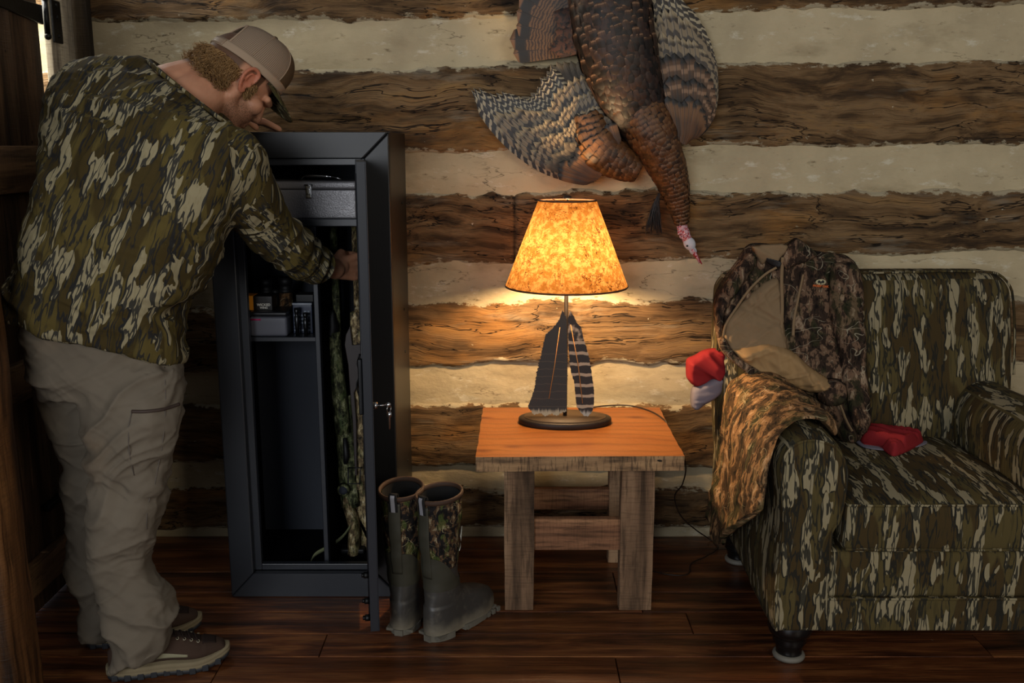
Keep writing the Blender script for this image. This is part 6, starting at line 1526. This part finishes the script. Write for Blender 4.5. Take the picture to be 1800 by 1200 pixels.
plumage('shoulder', [(1040, 222, -.12), (1058, 262, -.125), (1090, 285, -.12), (1122, 300, -.11)], [.040, .062, .056, .038], .6, 14, (.05, .034), (.016, .012), F_cop)
# wings
def wing(nm, keys, layers, Y0, dn):
    W_ = None; root = None
    par = bpy.data.objects.new(nm, None); COL.objects.link(par); par.parent = tk; par.location = T(*keys[len(keys)//2][0], Y0); par.matrix_parent_inverse = parent_world(tk).inverted(); par.empty_display_size = .05
    K = np.array([np.r_[np.array(k_).ravel()] for k_ in keys], float)
    for li, (nmf, n, f0, f1, W, mat, dy, t0, t1) in enumerate(layers):
        b = MB(); KS = spline(np.hstack([K, np.arange(len(K))[:, None]*1.0]), 200)
        for k in range(n):
            q = KS[int(round((t0+(t1-t0)*k/(n-1))*199))]; Yb = Y0-dy-dn*k
            R_, C_, E_ = T(q[0], q[1], Yb), T(q[2], q[3], Yb-.006), T(q[4], q[5], Yb+.004)
            j = rt.uniform(-.03, .03); r_ = (1-f0)**2*R_+2*f0*(1-f0)*C_+f0*f0*E_; f1j = f1+j; e_ = (1-f1j)**2*R_+2*f1j*(1-f1j)*C_+f1j**2*E_
            cm = f0+(f1j-f0)*.5; m_ = (1-cm)**2*R_+2*cm*(1-cm)*C_+cm**2*E_; c_ = 2*m_-.5*(r_+e_)
            feather(b, r_, c_, e_, (0, -1, 0), W*rt.uniform(.93, 1.07), .16, .86, 12)
        obj(nmf, b, mat, par, recalc=False)
    return par
LW = [((1040, 318), (918, 310), (838, 180)), ((1048, 312), (925, 270), (836, 160)), ((1055, 303), (955, 235), (882, 160)), ((1062, 292), (985, 215), (930, 170)), ((1070, 280), (1010, 190), (965, 120)), ((1078, 268), (1035, 180), (1005, 105)), ((1086, 255), (1064, 180), (1045, 108))]
wing('wing', LW, [('primary_feathers', 17, 0, 1, .0165, F_bar, .0, 0, .72), ('secondary_feathers', 15, 0, 1, .021, F_gry, .004, .45, 1), ('covert_feathers', 20, .0, .80, .0165, F_barb, .022, .05, .97), ('covert_feathers', 22, .0, .62, .0155, F_barb, .036, .04, .92),
                  ('covert_feathers', 22, .0, .47, .0150, F_barb, .050, .04, .90), ('covert_feathers', 20, .0, .34, .0150, F_gry, .064, .06, 1), ('bronze_coverts', 18, -.02, .25, .0165, F_cop, .078, .0, 1)], -.055, .0012)['label'] = 'spread wing on the left of the bird'
RW = [((1222, 236), (1262, 200), (1252, 130)), ((1220, 232), (1268, 150), (1238, 62)), ((1214, 230), (1252, 110), (1208, 12)), ((1206, 228), (1222, 100), (1185, -18)), ((1196, 226), (1190, 100), (1160, -30)), ((1184, 224), (1160, 110), (1138, -20))]
wing('wing', RW, [('primary_feathers', 16, 0, 1, .018, F_bar, .0, 0, 1), ('covert_feathers', 16, 0, .82, .0185, F_barb, .016, .02, 1), ('covert_feathers', 16, 0, .66, .018, F_barb, .030, .02, 1), ('brown_coverts', 14, 0, .52, .021, F_brz, .044, 0, 1), ('bronze_coverts', 15, -.05, .36, .018, F_brz, .058, 0, 1), ('bronze_coverts', 14, -.10, .22, .016, F_cop, .070, 0, 1)], -.06, .0012)['label'] = 'folded wing on the right of the bird'
# beard
b = MB(); rb0 = T(1158, 340, -.145)
for k in range(140):
    e = T(rt.uniform(1134, 1164), rt.uniform(398, 414), -.13)+V3(0, rt.uniform(-.012, .012), 0); s_ = rb0+V3(rt.uniform(-.004, .004), rt.uniform(-.004, .004), 0)
    m_ = (s_+e)/2+V3(-.004+rt.uniform(-.003, .003), 0, .004); tube(b, spline([s_, m_, e], 7), [.0009]*6+[.0004], 3, caps=False)
obj('beard', b, plain('bristle_beard', '#1a1412', .4), tk, recalc=False)
# bare neck, crown, beak
mr_ = Mt('red_wattled_skin'); p = mr_.co(); v_ = mr_.vor(p, 160); c = mr_.mix('#a8323a', '#c9a0a6', mr_.step(v_, .3, .6)); c = mr_.mix(c, '#5a1a20', mr_.math('MULTIPLY', mr_.step(v_, .15, .05), .6)); mr_.set(c, .5); mr_.bump(v_, .9, .004)
b = MB(); tube(b, spline([T(1196, 388, -.078), T(1200, 402, -.078), T(1206, 416, -.078), T(1210, 426, -.078)], 14), [.017]*4+[.018]*5+[.016]*5, 18); 
for k in range(22): ell(b, T(1196+rt.uniform(-5, 13), 400+rt.uniform(-4, 18), -.094+rt.uniform(0, .012)), (.0045, .0045, .004), seg=8)
V, N, Fc = fuse(b, .0012, 3); hd_ = obj('bare_neck', fused(V, Fc), mr_.m, tk, recalc=False)
b = MB(); d_ = nrm(T(1225, 452, -.08)-T(1206, 418, -.08)); Rh = np.stack([np.cross(d_, (0, -1, 0)), V3(0, -1, 0), d_], 1)
ell(b, T(1212, 428, -.082), (.0195, .0165, .024), R=Rh, seg=26); ell(b, T(1218, 440, -.082), (.012, .011, .017), R=Rh, seg=18)
V, N, Fc = fuse(b, .0012, 5); mw = Mt('pale_crown_skin'); mw.set(mw.mix('#cfc8c6', '#a9b0c0', mw.noise(mw.co(), 70, 3)), .5); mw.bump(mw.noise(mw.co(), 200, 3), .4, .001); hw = obj('head', fused(V, Fc), mw.m, tk, recalc=False)
b = MB(); tube(b, spline([T(1219, 442, -.084), T(1226, 453, -.086), T(1234, 464, -.084)], 12), np.linspace(.0075, .0012, 12), 12, ry=np.linspace(.009, .0015, 12)); obj('beak', b, plain('red_beak', '#a02a35', .4), hw)
b = MB(); tube(b, spline([T(1217, 438, -.092), T(1224, 449, -.097), T(1229, 462, -.094)], 12), np.linspace(.0055, .002, 12), 10); obj('snood', b, mr_.m, hw)
b = MB(); ell(b, T(1208, 432, -.099), (.0035, .0035, .0035), seg=10); obj('eye', b, plain('dark_eye', '#120c0a', .1), hw)
